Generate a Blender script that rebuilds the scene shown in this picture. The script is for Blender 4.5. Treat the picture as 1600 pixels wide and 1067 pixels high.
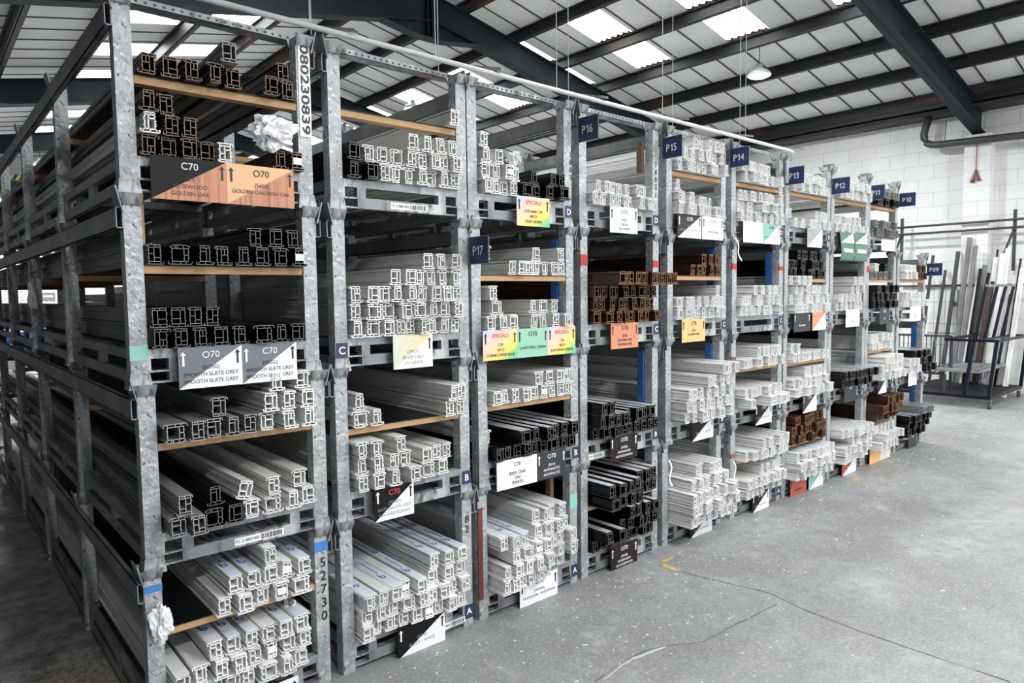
import bpy, math, random
from mathutils import Vector, Matrix
random.seed(7)
for o in list(bpy.data.objects): bpy.data.objects.remove(o, do_unlink=True)
SC = bpy.context.scene
COL = SC.collection

# ---------------------------------------------------------------- camera
FPX, YAW, PITCH, ROLL, HC = 1080.98, math.radians(48.9727), math.radians(3.9589), math.radians(-0.682), 1.6
F = Vector((math.cos(YAW)*math.cos(PITCH), math.sin(YAW)*math.cos(PITCH), -math.sin(PITCH)))
R = Vector((math.sin(YAW), -math.cos(YAW), 0)); U = R.cross(F)
R2 = R*math.cos(ROLL)+U*math.sin(ROLL); U2 = U*math.cos(ROLL)-R*math.sin(ROLL)
cd = bpy.data.cameras.new('camera'); cam = bpy.data.objects.new('camera', cd); COL.objects.link(cam)
cd.sensor_width = 36; cd.lens = FPX*36/1600; cd.clip_start = .05; cd.clip_end = 200
m = Matrix((R2, U2, -F)).transposed().to_4x4(); m.translation = (0, 0, HC); cam.matrix_world = m
SC.camera = cam

# ---------------------------------------------------------------- world, exposure
W = bpy.data.worlds.new('world'); SC.world = W; W.use_nodes = True
bg = W.node_tree.nodes['Background']; bg.inputs[0].default_value = (.96, .98, 1, 1); bg.inputs[1].default_value = 1.7
SC.view_settings.view_transform = 'Standard'; SC.view_settings.look = 'None'
SC.view_settings.exposure = 0.72; SC.view_settings.gamma = 1; SC.view_settings.use_curve_mapping = False
LAMP_W, ROOFLIGHT = 95, 7.5

# ---------------------------------------------------------------- helpers
def tag(o, label=None, cat=None, group=None, kind=None):
    if label: o['label'] = label
    if cat: o['category'] = cat
    if group: o['group'] = group
    if kind: o['kind'] = kind
    return o
class MB:
    def __init__(s): s.v=[]; s.f=[]; s.m=[]; s.sm=[]
    def face(s, pts, mi=0, smooth=False):
        b=len(s.v); s.v+= [tuple(p) for p in pts]; s.f.append(tuple(range(b,b+len(pts)))); s.m.append(mi); s.sm.append(smooth)
    def hexa(s, a, mi=0, caps=None):  # a: 8 pts, bottom 4 ccw, top 4 ccw
        b=len(s.v); s.v+=[tuple(p) for p in a]
        for i,q in enumerate(((3,2,1,0),(4,5,6,7),(0,1,5,4),(1,2,6,5),(2,3,7,6),(3,0,4,7))):
            s.f.append(tuple(b+k for k in q)); s.m.append(mi if caps is None or i not in caps else caps[i]); s.sm.append(False)
        return s
    def box(s, x0,y0,z0,x1,y1,z1, mi=0, caps=None):
        return s.hexa([(x0,y0,z0),(x1,y0,z0),(x1,y1,z0),(x0,y1,z0),(x0,y0,z1),(x1,y0,z1),(x1,y1,z1),(x0,y1,z1)],mi,caps)
    def beam(s, p, q, w, h, mi=0, up=(0,0,1)):   # rectangular bar between two points
        p=Vector(p); q=Vector(q); d=(q-p).normalized(); up=Vector(up)
        if abs(d.dot(up))>.98: up=Vector((1,0,0))
        a=d.cross(up).normalized()*w/2; c=a.cross(d).normalized()*h/2
        return s.hexa([p-a-c,p+a-c,q+a-c,q-a-c,p-a+c,p+a+c,q+a+c,q-a+c],mi)
    def tube(s, pts, r, n=10, mi=0):
        pts=[Vector(p) for p in pts]; b=len(s.v); rings=[]
        for i,p in enumerate(pts):
            d=(pts[min(i+1,len(pts)-1)]-pts[max(i-1,0)]).normalized()
            up=Vector((0,0,1)) if abs(d.z)<.9 else Vector((1,0,0))
            a=d.cross(up).normalized(); c=a.cross(d)
            rr = r[i] if isinstance(r,(list,tuple)) else r
            rings.append([p+(a*math.cos(t)+c*math.sin(t))*rr for t in [2*math.pi*k/n for k in range(n)]])
        for g in rings: s.v+=[tuple(x) for x in g]
        for i in range(len(rings)-1):
            for k in range(n):
                k2=(k+1)%n; s.f.append((b+i*n+k,b+i*n+k2,b+(i+1)*n+k2,b+(i+1)*n+k)); s.m.append(mi); s.sm.append(True)
        s.f.append(tuple(b+k for k in range(n))[::-1]); s.m.append(mi); s.sm.append(False)
        e=b+(len(rings)-1)*n; s.f.append(tuple(e+k for k in range(n))); s.m.append(mi); s.sm.append(False)
        return s
    def prism(s, poly, axis, t0, t1, mi=0):  # poly 2d, extruded along axis ('x','y','z')
        def P(a,b,t): return {'y':(a,t,b),'x':(t,a,b),'z':(a,b,t)}[axis]
        n=len(poly); b=len(s.v)
        s.v+=[P(a,c,t0) for a,c in poly]+[P(a,c,t1) for a,c in poly]
        s.f.append(tuple(range(b,b+n))); s.f.append(tuple(range(b+n,b+2*n))[::-1]); s.m+=[mi,mi]; s.sm+=[False]*2
        for i in range(n):
            j=(i+1)%n; s.f.append((b+i,b+n+i,b+n+j,b+j)); s.m.append(mi); s.sm.append(False)
        return s
    def add(s, me, off=(0,0,0), mi=0, fn=None):
        b=len(s.v)
        for v in me.vertices:
            c=Vector(v.co)+Vector(off) if fn is None else fn(v.co); s.v.append(tuple(c))
        for p in me.polygons: s.f.append(tuple(b+i for i in p.vertices)); s.m.append(mi); s.sm.append(False)
        return s
    def mesh(s, name, mats):
        me=bpy.data.meshes.new(name); me.from_pydata(s.v,[],s.f)
        for mt in (mats if isinstance(mats,(list,tuple)) else [mats]): me.materials.append(mt)
        me.polygons.foreach_set('material_index', s.m); me.polygons.foreach_set('use_smooth', s.sm); me.update()
        return me
    def obj(s, name, mats, parent=None, loc=(0,0,0)):
        return put(name, s.mesh(name, mats), parent, loc)
def put(name, me, parent=None, loc=(0,0,0)):
    o=bpy.data.objects.new(name, me); COL.objects.link(o); o.location=loc
    if parent is not None: o.parent=parent
    return o
def empty(name, loc=(0,0,0)):
    o=bpy.data.objects.new(name,None); COL.objects.link(o); o.location=loc; o.empty_display_size=.1; return o
ORD=['zeroth','first','second','third','fourth','fifth','sixth','seventh','eighth','ninth','tenth','eleventh','twelfth','thirteenth','fourteenth','fifteenth','sixteenth','seventeenth','eighteenth']

# ---------------------------------------------------------------- materials
def mat(name, col, rough=.5, metal=0, var=None, bump=None, spec=.5, coord='Object', emit=None):
    """var=(scale, colour2, lo, hi, detail) mixes a second colour by noise; bump=(scale,strength)"""
    M=bpy.data.materials.new(name); M.use_nodes=True; nt=M.node_tree; n=nt.nodes; b=n['Principled BSDF']
    b.inputs['Base Color'].default_value=(*col,1); b.inputs['Roughness'].default_value=rough; b.inputs['Metallic'].default_value=metal
    b.inputs['Specular IOR Level'].default_value=spec
    tc=n.new('ShaderNodeTexCoord')
    last=None
    vs = [] if var is None else (var if isinstance(var,list) else [var])
    for sc,c2,lo,hi,det in vs:
        mp=n.new('ShaderNodeMapping'); nt.links.new(tc.outputs[coord],mp.inputs[0])
        mp.inputs['Scale'].default_value = sc if isinstance(sc,tuple) else (sc,sc,sc)
        nz=n.new('ShaderNodeTexNoise'); nz.inputs['Scale'].default_value=1; nz.inputs['Detail'].default_value=det
        nt.links.new(mp.outputs[0],nz.inputs[0])
        mr=n.new('ShaderNodeMapRange'); mr.inputs[1].default_value=lo; mr.inputs[2].default_value=hi; nt.links.new(nz.outputs[0],mr.inputs[0])
        mx=n.new('ShaderNodeMix'); mx.data_type='RGBA'; nt.links.new(mr.outputs[0],mx.inputs[0])
        if last is None: mx.inputs[6].default_value=(*col,1)
        else: nt.links.new(last,mx.inputs[6])
        mx.inputs[7].default_value=(*c2,1); last=mx.outputs[2]
    if last is not None: nt.links.new(last,b.inputs['Base Color'])
    if bump:
        nz=n.new('ShaderNodeTexNoise'); nz.inputs['Scale'].default_value=bump[0]; nz.inputs['Detail'].default_value=4
        nt.links.new(tc.outputs[coord],nz.inputs[0])
        bp=n.new('ShaderNodeBump'); bp.inputs['Strength'].default_value=bump[1]; bp.inputs['Distance'].default_value=.01
        nt.links.new(nz.outputs[0],bp.inputs['Height']); nt.links.new(bp.outputs[0],b.inputs['Normal'])
    if emit: b.inputs['Emission Color'].default_value=(*col,1); b.inputs['Emission Strength'].default_value=emit
    return M
Mt={}
Mt['galv']=mat('galvanised_steel',(.24,.25,.26),.42,.35,[((9,9,5),(.48,.49,.50),.5,.64,5),((22,22,8),(.10,.105,.11),.56,.68,4),((3,3,2),(.17,.16,.15),.55,.72,3)],(18,.5))
Mt['galv2']=mat('galvanised_post',(.30,.315,.322),.38,.2,[((9,9,9),(.46,.47,.48),.40,.62,6),((40,40,40),(.62,.63,.64),.56,.66,3),((60,60,35),(.09,.092,.095),.66,.70,3),((4,4,2),(.20,.21,.21),.52,.72,4)],(38,.8))
Mt['galvd']=mat('weathered_steel_rail',(.21,.22,.222),.45,.3,[((5,5,5),(.34,.345,.35),.45,.7,4)],(20,.25))
Mt['rust']=mat('rusty_steel',(.16,.085,.055),.8,.1,((20,20,20),(.3,.17,.1),.4,.7,3))
Mt['blue']=mat('blue_paint',(.025,.10,.33),.45,0,((12,12,6),(.05,.14,.36),.5,.7,3))
Mt['redp']=mat('red_paint',(.42,.035,.03),.5)
Mt['teal']=mat('green_tape',(.30,.62,.52),.5)
Mt['bluet']=mat('blue_tape',(.05,.22,.55),.5)
Mt['wood']=mat('pine_batten',(.50,.31,.155),.65,0,((2,30,30),(.40,.23,.11),.45,.7,4))
Mt['wood2']=mat('old_timber',(.22,.13,.08),.75,0,((8,8,3),(.12,.07,.045),.4,.6,3))
Mt['w']=mat('white_upvc',(.82,.82,.80),.32,0,((3,.35,3),(.70,.70,.68),.5,.8,3))
Mt['we']=mat('white_upvc_cut',(.93,.93,.91),.5)
Mt['c']=mat('cream_upvc',(.74,.735,.70),.34,0,((3,.35,3),(.66,.655,.62),.5,.8,3))
Mt['g']=mat('grey_upvc',(.20,.20,.20),.38,0,((6,.6,6),(.26,.26,.255),.4,.7,3))
Mt['ge']=mat('grey_upvc_cut',(.42,.42,.41),.55)
Mt['k']=mat('black_foil_upvc',(.005,.005,.006),.32,spec=.3)
Mt['ke']=mat('black_foil_cut',(.16,.155,.15),.5)
Mt['b']=mat('brown_foil_upvc',(.032,.014,.009),.4,0,((30,.8,30),(.06,.026,.016),.4,.7,4))
Mt['be']=mat('brown_cut',(.27,.18,.12),.55)
Mt['o']=mat('oak_foil_upvc',(.060,.022,.009),.4,0,((30,.8,30),(.035,.013,.006),.4,.7,4))
Mt['oe']=mat('oak_cut',(.36,.20,.10),.55)
Mt['film']=mat('silvery_protective_film',(.80,.81,.84),.18,.1,((4,.7,4),(.55,.56,.60),.45,.7,3),spec=.8)
Mt['filmw']=mat('clear_white_film',(.78,.81,.90),.2,0,((4,.7,4),(.60,.63,.76),.5,.75,3),spec=.7)
Mt['ink']=mat('blue_ink',(.02,.07,.45),.4)
Mt['navy']=mat('navy_sign',(.014,.032,.098),.4)
Mt['white']=mat('white_print',(.88,.88,.88),.45)
Mt['black']=mat('black_print',(.012,.012,.014),.4)
Mt['paper']=mat('white_paper',(.88,.88,.87),.6)
Mt['plastic']=mat('crumpled_film',(.80,.80,.82),.25,0,bump=(9,.9))
Mt['purlin']=mat('purlin_paint',(.013,.014,.015),.55,0,((.9,.5,1.5),(.15,.065,.035),.60,.70,4),coord='Object')
Mt['steel']=mat('dark_rafter_paint',(.007,.014,.019),.6,0,((2,2,2),(.011,.020,.026),.4,.7,3),spec=.3)
Mt['pipe']=mat('white_conduit',(.70,.70,.69),.4,0,((6,20,20),(.5,.5,.48),.55,.75,3))
Mt['duct']=mat('dark_grey_pipe',(.05,.053,.055),.4)
Mt['cart']=mat('navy_trolley_paint',(.003,.005,.011),.4,spec=.3)
Mt['rubber']=mat('caster_rubber',(.05,.05,.055),.6)
Mt['wire']=mat('dark_wire',(.07,.07,.072),.45,.4)
Mt['yellow']=mat('yellow_floor_paint',(.62,.42,.05),.7,0,((30,30,30),(.35,.32,.25),.42,.6,3))
Mt['blocker']=mat('light_blocker_dark',(.07,.075,.075),.6)  # finish of the unseen blocking walls, kept dark to shade the left aisle
Mt['T_lg']=mat('rooflight_rib',(.45,.45,.45),.5)
Mt['lens']=mat('lamp_lens',(.95,.98,1),.4,emit=22)
Mt['shell']=mat('lamp_housing',(.55,.57,.6),.35,.3)

# floor
def floor_mat():
    M=bpy.data.materials.new('concrete_floor'); M.use_nodes=True; nt=M.node_tree; n=nt.nodes; L=nt.links; b=n['Principled BSDF']
    tc=n.new('ShaderNodeTexCoord')
    def noise(scale,det,rough=.6,src=None):
        z=n.new('ShaderNodeTexNoise'); z.inputs['Scale'].default_value=scale; z.inputs['Detail'].default_value=det; z.inputs['Roughness'].default_value=rough
        L.new(tc.outputs['Object'],z.inputs[0]); return z.outputs[0]
    def rng(s,a,c,lo=0,hi=1):
        r=n.new('ShaderNodeMapRange'); r.inputs[1].default_value=a; r.inputs[2].default_value=c; r.inputs[3].default_value=lo; r.inputs[4].default_value=hi; L.new(s,r.inputs[0]); return r.outputs[0]
    def mix(f,a,c):
        x=n.new('ShaderNodeMix'); x.data_type='RGBA'; L.new(f,x.inputs[0])
        for i,v in ((6,a),(7,c)):
            if isinstance(v,tuple): x.inputs[i].default_value=(*v,1)
            else: L.new(v,x.inputs[i])
        return x.outputs[2]
    c=mix(rng(noise(.55,6,.65),.40,.60),(.235,.24,.235),(.36,.365,.36))
    c=mix(rng(noise(1.3,5,.6),.50,.64,0,.85),c,(.235,.222,.205))
    c=mix(rng(noise(3.1,7,.75),.56,.70,0,.7),c,(.44,.44,.43))
    c=mix(rng(noise(11,8,.78),.42,.70,0,.85),c,(.185,.188,.185))
    c=mix(rng(noise(60,3,.6),.50,.78,0,.55),c,(.52,.52,.51))
    # worn pale slab patches and dust specks
    vo=n.new('ShaderNodeTexVoronoi'); vo.inputs['Scale'].default_value=9; vo.inputs['Randomness'].default_value=1
    mp=n.new('ShaderNodeMapping'); mp.inputs['Scale'].default_value=(1,2.2,1); mp.inputs['Rotation'].default_value=(0,0,.5)
    L.new(tc.outputs['Object'],mp.inputs[0]); L.new(mp.outputs[0],vo.inputs['Vector'])
    sp=rng(vo.outputs['Distance'],.05,.11,1,0)
    gate=rng(noise(.8,3),.50,.62)
    mu=n.new('ShaderNodeMath'); mu.operation='MULTIPLY'; L.new(sp,mu.inputs[0]); L.new(gate,mu.inputs[1])
    c=mix(mu.outputs[0],c,(.66,.65,.62))
    vo2=n.new('ShaderNodeTexVoronoi'); vo2.inputs['Scale'].default_value=38; L.new(mp.outputs[0],vo2.inputs['Vector'])
    sp2=rng(vo2.outputs['Distance'],.10,.2,.8,0); g2=rng(noise(1.3,4,.7),.50,.62)
    mu2=n.new('ShaderNodeMath'); mu2.operation='MULTIPLY'; L.new(sp2,mu2.inputs[0]); L.new(g2,mu2.inputs[1])
    c=mix(mu2.outputs[0],c,(.60,.59,.57))
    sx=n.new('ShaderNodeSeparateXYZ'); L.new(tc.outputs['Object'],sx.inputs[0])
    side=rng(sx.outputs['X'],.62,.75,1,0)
    aisle_shade=mix(rng(noise(7,8,.8),.42,.62),(.10,.104,.098),(.30,.30,.285))  # left aisle shade painted in as darker colour; the speckle is concrete
    c=mix(side,c,aisle_shade)
    dv=n.new('ShaderNodeVectorMath'); dv.operation='DISTANCE'; L.new(tc.outputs['Object'],dv.inputs[0]); dv.inputs[1].default_value=(.52,3.15,0)
    ad=n.new('ShaderNodeMath'); ad.operation='ADD'; L.new(dv.outputs['Value'],ad.inputs[0]); L.new(rng(noise(6,7,.75),.3,.7,-.22,.22),ad.inputs[1])
    wr=n.new('ShaderNodeMath'); wr.operation='MULTIPLY'; L.new(rng(ad.outputs[0],.36,.42,1,0),wr.inputs[0]); L.new(side,wr.inputs[1])
    c=mix(wr.outputs[0],c,mix(rng(noise(40,6,.8),.40,.60),(.16,.14,.11),(.50,.44,.35)))
    L.new(c,b.inputs['Base Color']); L.new(rng(noise(5,5),.3,.7,.38,.62),b.inputs['Roughness'])
    bp=n.new('ShaderNodeBump'); bp.inputs['Strength'].default_value=.25; bp.inputs['Distance'].default_value=.006; L.new(noise(25,6),bp.inputs['Height']); L.new(bp.outputs[0],b.inputs['Normal'])
    return M
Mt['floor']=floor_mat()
def block_mat(name,axis,c1=(.82,.82,.80),c2=(.79,.79,.77),mort=(.69,.69,.675)):
    M=bpy.data.materials.new(name); M.use_nodes=True; nt=M.node_tree; n=nt.nodes; L=nt.links; b=n['Principled BSDF']
    tc=n.new('ShaderNodeTexCoord'); sx=n.new('ShaderNodeSeparateXYZ'); L.new(tc.outputs['Object'],sx.inputs[0])
    cx=n.new('ShaderNodeCombineXYZ'); L.new(sx.outputs[axis],cx.inputs[0]); L.new(sx.outputs['Z'],cx.inputs[1])
    br=n.new('ShaderNodeTexBrick'); br.inputs['Scale'].default_value=1; br.inputs['Brick Width'].default_value=.45; br.inputs['Row Height'].default_value=.225
    br.inputs['Mortar Size'].default_value=.006; br.inputs['Mortar Smooth'].default_value=.3; br.inputs['Color1'].default_value=(*c1,1); br.inputs['Color2'].default_value=(*c2,1); br.inputs['Mortar'].default_value=(*mort,1)
    L.new(cx.outputs[0],br.inputs[0])
    nz=n.new('ShaderNodeTexNoise'); nz.inputs['Scale'].default_value=1.6; nz.inputs['Detail'].default_value=7; L.new(tc.outputs['Object'],nz.inputs[0])
    mr=n.new('ShaderNodeMapRange'); mr.inputs[1].default_value=.52; mr.inputs[2].default_value=.72; mr.inputs[4].default_value=.45; L.new(nz.outputs[0],mr.inputs[0])
    mx=n.new('ShaderNodeMix'); mx.data_type='RGBA'; L.new(mr.outputs[0],mx.inputs[0]); L.new(br.outputs[0],mx.inputs[6]); mx.inputs[7].default_value=(.55,.54,.51,1)
    L.new(mx.outputs[2],b.inputs['Base Color']); b.inputs['Roughness'].default_value=.6
    bp=n.new('ShaderNodeBump'); bp.inputs['Strength'].default_value=.6; bp.inputs['Distance'].default_value=.01; bp.invert=True; L.new(br.outputs['Fac'],bp.inputs['Height']); L.new(bp.outputs[0],b.inputs['Normal'])
    return M
Mt['blockY']=block_mat('white_painted_blocks','Y'); Mt['blockX']=block_mat('white_painted_blocks_end','X')
Mt['sheet']=mat('white_roof_lining',(.80,.81,.785),.6,0,((1.2,1.2,1.2),(.68,.69,.67),.45,.7,4))
Mt['seam']=mat('roof_seam',(.06,.062,.065),.6)
def rooflight_mat():
    M=bpy.data.materials.new('translucent_rooflight'); M.use_nodes=True; nt=M.node_tree; n=nt.nodes; L=nt.links; b=n['Principled BSDF']
    b.inputs['Base Color'].default_value=(.8,.82,.84,1); b.inputs['Roughness'].default_value=.5
    tc=n.new('ShaderNodeTexCoord'); nz=n.new('ShaderNodeTexNoise'); nz.inputs['Scale'].default_value=2.5; nz.inputs['Detail'].default_value=6; L.new(tc.outputs['Object'],nz.inputs[0])
    cr=n.new('ShaderNodeValToRGB'); cr.color_ramp.elements[0].position=.34; cr.color_ramp.elements[0].color=(.80,.78,.72,1); cr.color_ramp.elements[1].position=.55; cr.color_ramp.elements[1].color=(.93,.97,1,1)
    L.new(nz.outputs[0],cr.inputs[0]); L.new(cr.outputs[0],b.inputs['Emission Color']); b.inputs['Emission Strength'].default_value=ROOFLIGHT
    return M
Mt['roofl']=rooflight_mat()

# ---------------------------------------------------------------- setting
XW=12.6; XL=-0.75; RX=5.62; YA,YB=-6.0,22.0
def roofz(x): return 5.884-.2*abs(x-RX)
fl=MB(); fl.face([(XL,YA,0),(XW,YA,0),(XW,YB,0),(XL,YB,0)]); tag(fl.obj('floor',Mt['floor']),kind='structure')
w=MB(); w.box(XW,YA,-.1,XW+.2,YB,4.36); w.box(12.38,3.22,0,XW,3.57,3.93); tag(w.obj('wall_right',Mt['blockY']),kind='structure')
w=MB(); w.box(XL-.2,YA,-.1,XL,YB,4.62); tag(w.obj('wall_left_blocker',Mt['blocker']),kind='structure')  # unseen wall, set close and dark to keep light off the left aisle
w=MB(); w.box(XL,YA-.2,-.1,1.6,YA,5.2); tag(w.obj('wall_front_blocker',Mt['blocker']),kind='structure')  # unseen solid piece, added to block light into the left aisle
w=MB(); w.prism([(XL,-.1),(XW,-.1),(XW,4.4),(RX,5.9),(XL,4.6)],'y',YB,YB+.2); tag(w.obj('wall_back',Mt['blockX']),kind='structure')
LIGHTS=[(a,a+.63) for a in [-4.45,-2.87,-1.28,.3,1.87,3.45,5.02,6.63,8.2,9.8,11.4,12.95,14.5,16.1,17.7,19.3]]
RB=[(7.17,9.12),(2.12,4.07)]
def slab(mb,x0,x1,y0,y1,t=.03): # part of roof plane
    mb.hexa([(x0,y0,roofz(x0)),(x1,y0,roofz(x1)),(x1,y1,roofz(x1)),(x0,y1,roofz(x0)),(x0,y0,roofz(x0)+t),(x1,y0,roofz(x1)+t),(x1,y1,roofz(x1)+t),(x0,y1,roofz(x0)+t)])
ce=MB()
for x0,x1 in ((XL-.2,2.12),(4.07,RX),(RX,7.17),(9.12,XW+.2)): slab(ce,x0,x1,YA,YB)
for a,b in RB:
    y=YA
    for l0,l1 in LIGHTS: slab(ce,a,b,y,l0); y=l1
    slab(ce,a,b,y,YB)
tag(ce.obj('ceiling',Mt['sheet']),kind='structure')
# seams under the lining
se=MB(); y=YA+.2
ys=[]
k=0
while y<YB:
    for x0,x1 in ((XL,RX),(RX,XW)):
        inl=any(l0-.02<y<l1+.02 for l0,l1 in LIGHTS)
        if not inl: se.hexa([(x0,y,roofz(x0)-.012),(x1,y,roofz(x1)-.012),(x1,y+.022,roofz(x1)-.012),(x0,y+.022,roofz(x0)-.012),(x0,y,roofz(x0)),(x1,y,roofz(x1)),(x1,y+.022,roofz(x1)),(x0,y+.022,roofz(x0))])
        else:
            for a,b in ((XL,2.12),(4.07,RX),(RX,7.17),(9.12,XW)):
                if a>=x0 and b<=x1: se.hexa([(a,y,roofz(a)-.012),(b,y,roofz(b)-.012),(b,y+.022,roofz(b)-.012),(a,y+.022,roofz(a)-.012),(a,y,roofz(a)),(b,y,roofz(b)),(b,y+.022,roofz(b)),(a,y+.022,roofz(a))])
    y+=.474
tag(se.obj('trim_1',Mt['seam']),kind='structure')
n_=0
for a,b in RB:
    for l0,l1 in LIGHTS:
        n_+=1; g=MB(); N=26
        for i in range(N):
            y0=l0+(l1-l0)*i/N; y1=l0+(l1-l0)*(i+1)/N
            h=lambda y: .018*math.cos((y-l0)*2*math.pi/.105)+.03
            g.face([(a,y0,roofz(a)+h(y0)),(a,y1,roofz(a)+h(y1)),(b,y1,roofz(b)+h(y1)),(b,y0,roofz(b)+h(y0))],0,True)
        for j in range(1,6):
            y=l0+(l1-l0)*j/6
            g.hexa([(a,y-.007,roofz(a)-.004),(b,y-.007,roofz(b)-.004),(b,y+.007,roofz(b)-.004),(a,y+.007,roofz(a)-.004),(a,y-.007,roofz(a)+.004),(b,y-.007,roofz(b)+.004),(b,y+.007,roofz(b)+.004),(a,y+.007,roofz(a)+.004)],1)
        # rust stained corrugated closure along the lower edge and the purlin line
        xe=b if a>RX else a; xm=8.16 if a>RX else 3.08; sg=1 if a>RX else -1
        for xx in (xe,xm):
            for i in range(N*2):
                y0=l0+(l1-l0)*i/N/2; y1=l0+(l1-l0)*(i+1)/N/2
                hh=lambda y: .028*math.cos((y-l0)*2*math.pi/.105)+.045
                g.face([(xx,y0,roofz(xx)),(xx,y1,roofz(xx)),(xx-sg*.03-sg*hh(y1),y1,roofz(xx)+.004),(xx-sg*.03-sg*hh(y0),y0,roofz(xx)+.004)],2)
        tag(g.obj('window_%d'%n_,[Mt['roofl'],Mt['T_lg'],Mt['rust']]),kind='structure')
# purlins (Z sections) and rafters
t_=2
for x in [RX+s*d for s in (1,-1) for d in (.62,1.58,2.56,3.55,4.5,5.48,6.45)]:
    if x<XL: continue
    z=roofz(x); p=MB(); s=1 if x>RX else -1
    p.box(x-.012,YA,z-.175,x+.012,YB,z-.002); p.box(x-.07*(s>0),YA,z-.175,x+.07*(s<0),YB,z-.16); p.box(x-.05,YA,z-.018,x+.05,YB,z-.002)
    tag(p.obj('trim_%d'%t_,Mt['purlin']),kind='structure'); t_+=1
for y in (-1.25,3.42,8.1,12.75,17.4):
    r=MB(); D0,D1=.18,.55
    def seg(x0,x1,d0a,d0b,wy):
        r.hexa([(x0,y-wy,roofz(x0)-d0b),(x1,y-wy,roofz(x1)-d0b),(x1,y+wy,roofz(x1)-d0b),(x0,y+wy,roofz(x0)-d0b),(x0,y-wy,roofz(x0)-d0a),(x1,y-wy,roofz(x1)-d0a),(x1,y+wy,roofz(x1)-d0a),(x0,y+wy,roofz(x0)-d0a)])
    for x0,x1 in ((XL,RX),(RX,XW-.0)):
        seg(x0,x1,D0,D1,.006); seg(x0,x1,D0,D0+.014,.085); seg(x0,x1,D1-.014,D1,.085)
    zb=roofz(RX)-.78
    r.prism([(RX-.75,roofz(RX-.75)-D1),(RX-.2,zb),(RX+.2,zb),(RX+.75,roofz(RX+.75)-D1),(RX,roofz(RX)-D1)],'y',y-.006,y+.006)
    for xa,za,xb,zb2 in ((RX-.75,roofz(RX-.75)-D1,RX-.2,zb),(RX-.2,zb,RX+.2,zb),(RX+.2,zb,RX+.75,roofz(RX+.75)-D1)):
        r.beam((xa,y,za),(xb,y,zb2),.17,.014)
    for xs in (-.09,-.02,.07): r.box(RX+xs,y-.085,zb,RX+xs+.014,y+.085,roofz(RX)-D0-.05)
    tag(r.obj('trim_%d'%t_,Mt['steel']),kind='structure'); t_+=1
# eaves beam, right
e=MB(); e.box(12.02,YA,4.36,12.06,YB,4.52); e.box(12.2,YA,4.30,12.6,YB,4.49); e.tube([(12.15,YA,4.33),(12.15,YB,4.33)],.035)
tag(e.obj('trim_%d'%t_,Mt['purlin']),kind='structure'); t_+=1
e=MB(); e.box(XL,YA,4.2,XL+.3,YB,4.5); tag(e.obj('trim_%d'%t_,Mt['purlin']),kind='structure'); t_+=1
# dark lintel with hazard tape at the back
e=MB(); e.box(XL,21.7,4.3,RX,22,4.75); tag(e.obj('trim_%d'%t_,Mt['steel']),kind='structure'); t_+=1

# ---------------------------------------------------------------- pendant lamps
SKIP_NONE=None
lamps=[((9.45,5.35),'round pendant lamp over the aisle nearest the white block wall'),((5.62+.9,3.6),'bright pendant lamp at the top of the picture above the aisle'),
       ((7.4,11.3),'pendant lamp glowing behind the gap above the second stack'),((.95,12.1),'pendant lamp at the left edge below the roof lining'),
       ((3.0,-1.5),'pendant lamp above the near aisle'),((9.5,-.5),'pendant lamp above the right aisle'),((8.6,17.0),'far pendant lamp beyond the racks'),((4.3,17.2),'far pendant lamp at the back of the hall'),((2.6,20.4),'added unseen pendant lamp brightening the far back wall'),((.2,-2.5),'pendant lamp over the left aisle mouth')]  # the lamp nearest the back wall is added only to brighten that wall
def lathe(mb, prof, n=24, mi=0):
    b=len(mb.v)
    for r,z in prof: mb.v+=[(r*math.cos(2*math.pi*k/n),r*math.sin(2*math.pi*k/n),z) for k in range(n)]
    for i in range(len(prof)-1):
        for k in range(n):
            k2=(k+1)%n; mb.f.append((b+i*n+k,b+i*n+k2,b+(i+1)*n+k2,b+(i+1)*n+k)); mb.m.append(mi); mb.sm.append(True)
    return mb
for (x,y),lab in lamps:
    zt=roofz(x); z=zt-.42
    t=empty('pendant_lamp',(x,y,z)); tag(t,lab,'lamp','round pendant lamps under the roof')
    h=MB(); lathe(h,[(0.001,.16),(.05,.16),(.06,.10),(.13,.06),(.17,.02),(.17,0),(.155,0)]); h.obj('housing',Mt['shell'],t)
    h=MB(); lathe(h,[(.155,.0),(.12,-.02),(.06,-.03),(.001,-.033)]); h.obj('lens',Mt['lens'],t)
    h=MB(); h.tube([(0,0,.16),(0,0,.40)],.006,6); h.obj('suspension_rod',Mt['wire'],t)
    ld=bpy.data.lights.new('lamp_light','AREA'); ld.shape='DISK'; ld.size=.3; ld.energy=LAMP_W; ld.color=(.93,.97,1)
    lo=bpy.data.objects.new('lamp_light',ld); COL.objects.link(lo); lo.parent=t; lo.location=(0,0,-.05)

# ---------------------------------------------------------------- stillage positions (measured)
POS={1:(.590,1.215),2:(1.328,1.961),3:(2.052,2.690),4:(2.783,3.417),5:(3.542,4.142),6:(4.300,4.942),7:(5.024,5.708),8:(5.784,6.452),9:(6.505,7.118),10:(7.223,7.918)}
LEV={'A':0.0,'B':.642,'C':1.288,'D':1.942}; TOPZ=2.59
DX={('1','A'):0}
def shift(b,l):   # small real misalignments of the stacked stillages
    T={(1,'D'):-.012,(1,'C'):-.008,(1,'B'):.008,(2,'D'):.004,(2,'C'):.005,(2,'B'):-.003,(3,'D'):-.024,(3,'C'):-.012,(3,'B'):.018,(3,'A'):.006,(4,'D'):0,(4,'C'):.006,(5,'D'):.012,(5,'C'):.026,(5,'B'):.01,(5,'A'):-.02,(6,'D'):-.02,(8,'B'):-.012,(10,'C'):-.01}
    return T.get((b,l),0)
YF=2.60; PW=.0275; LEN=6.0
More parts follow.
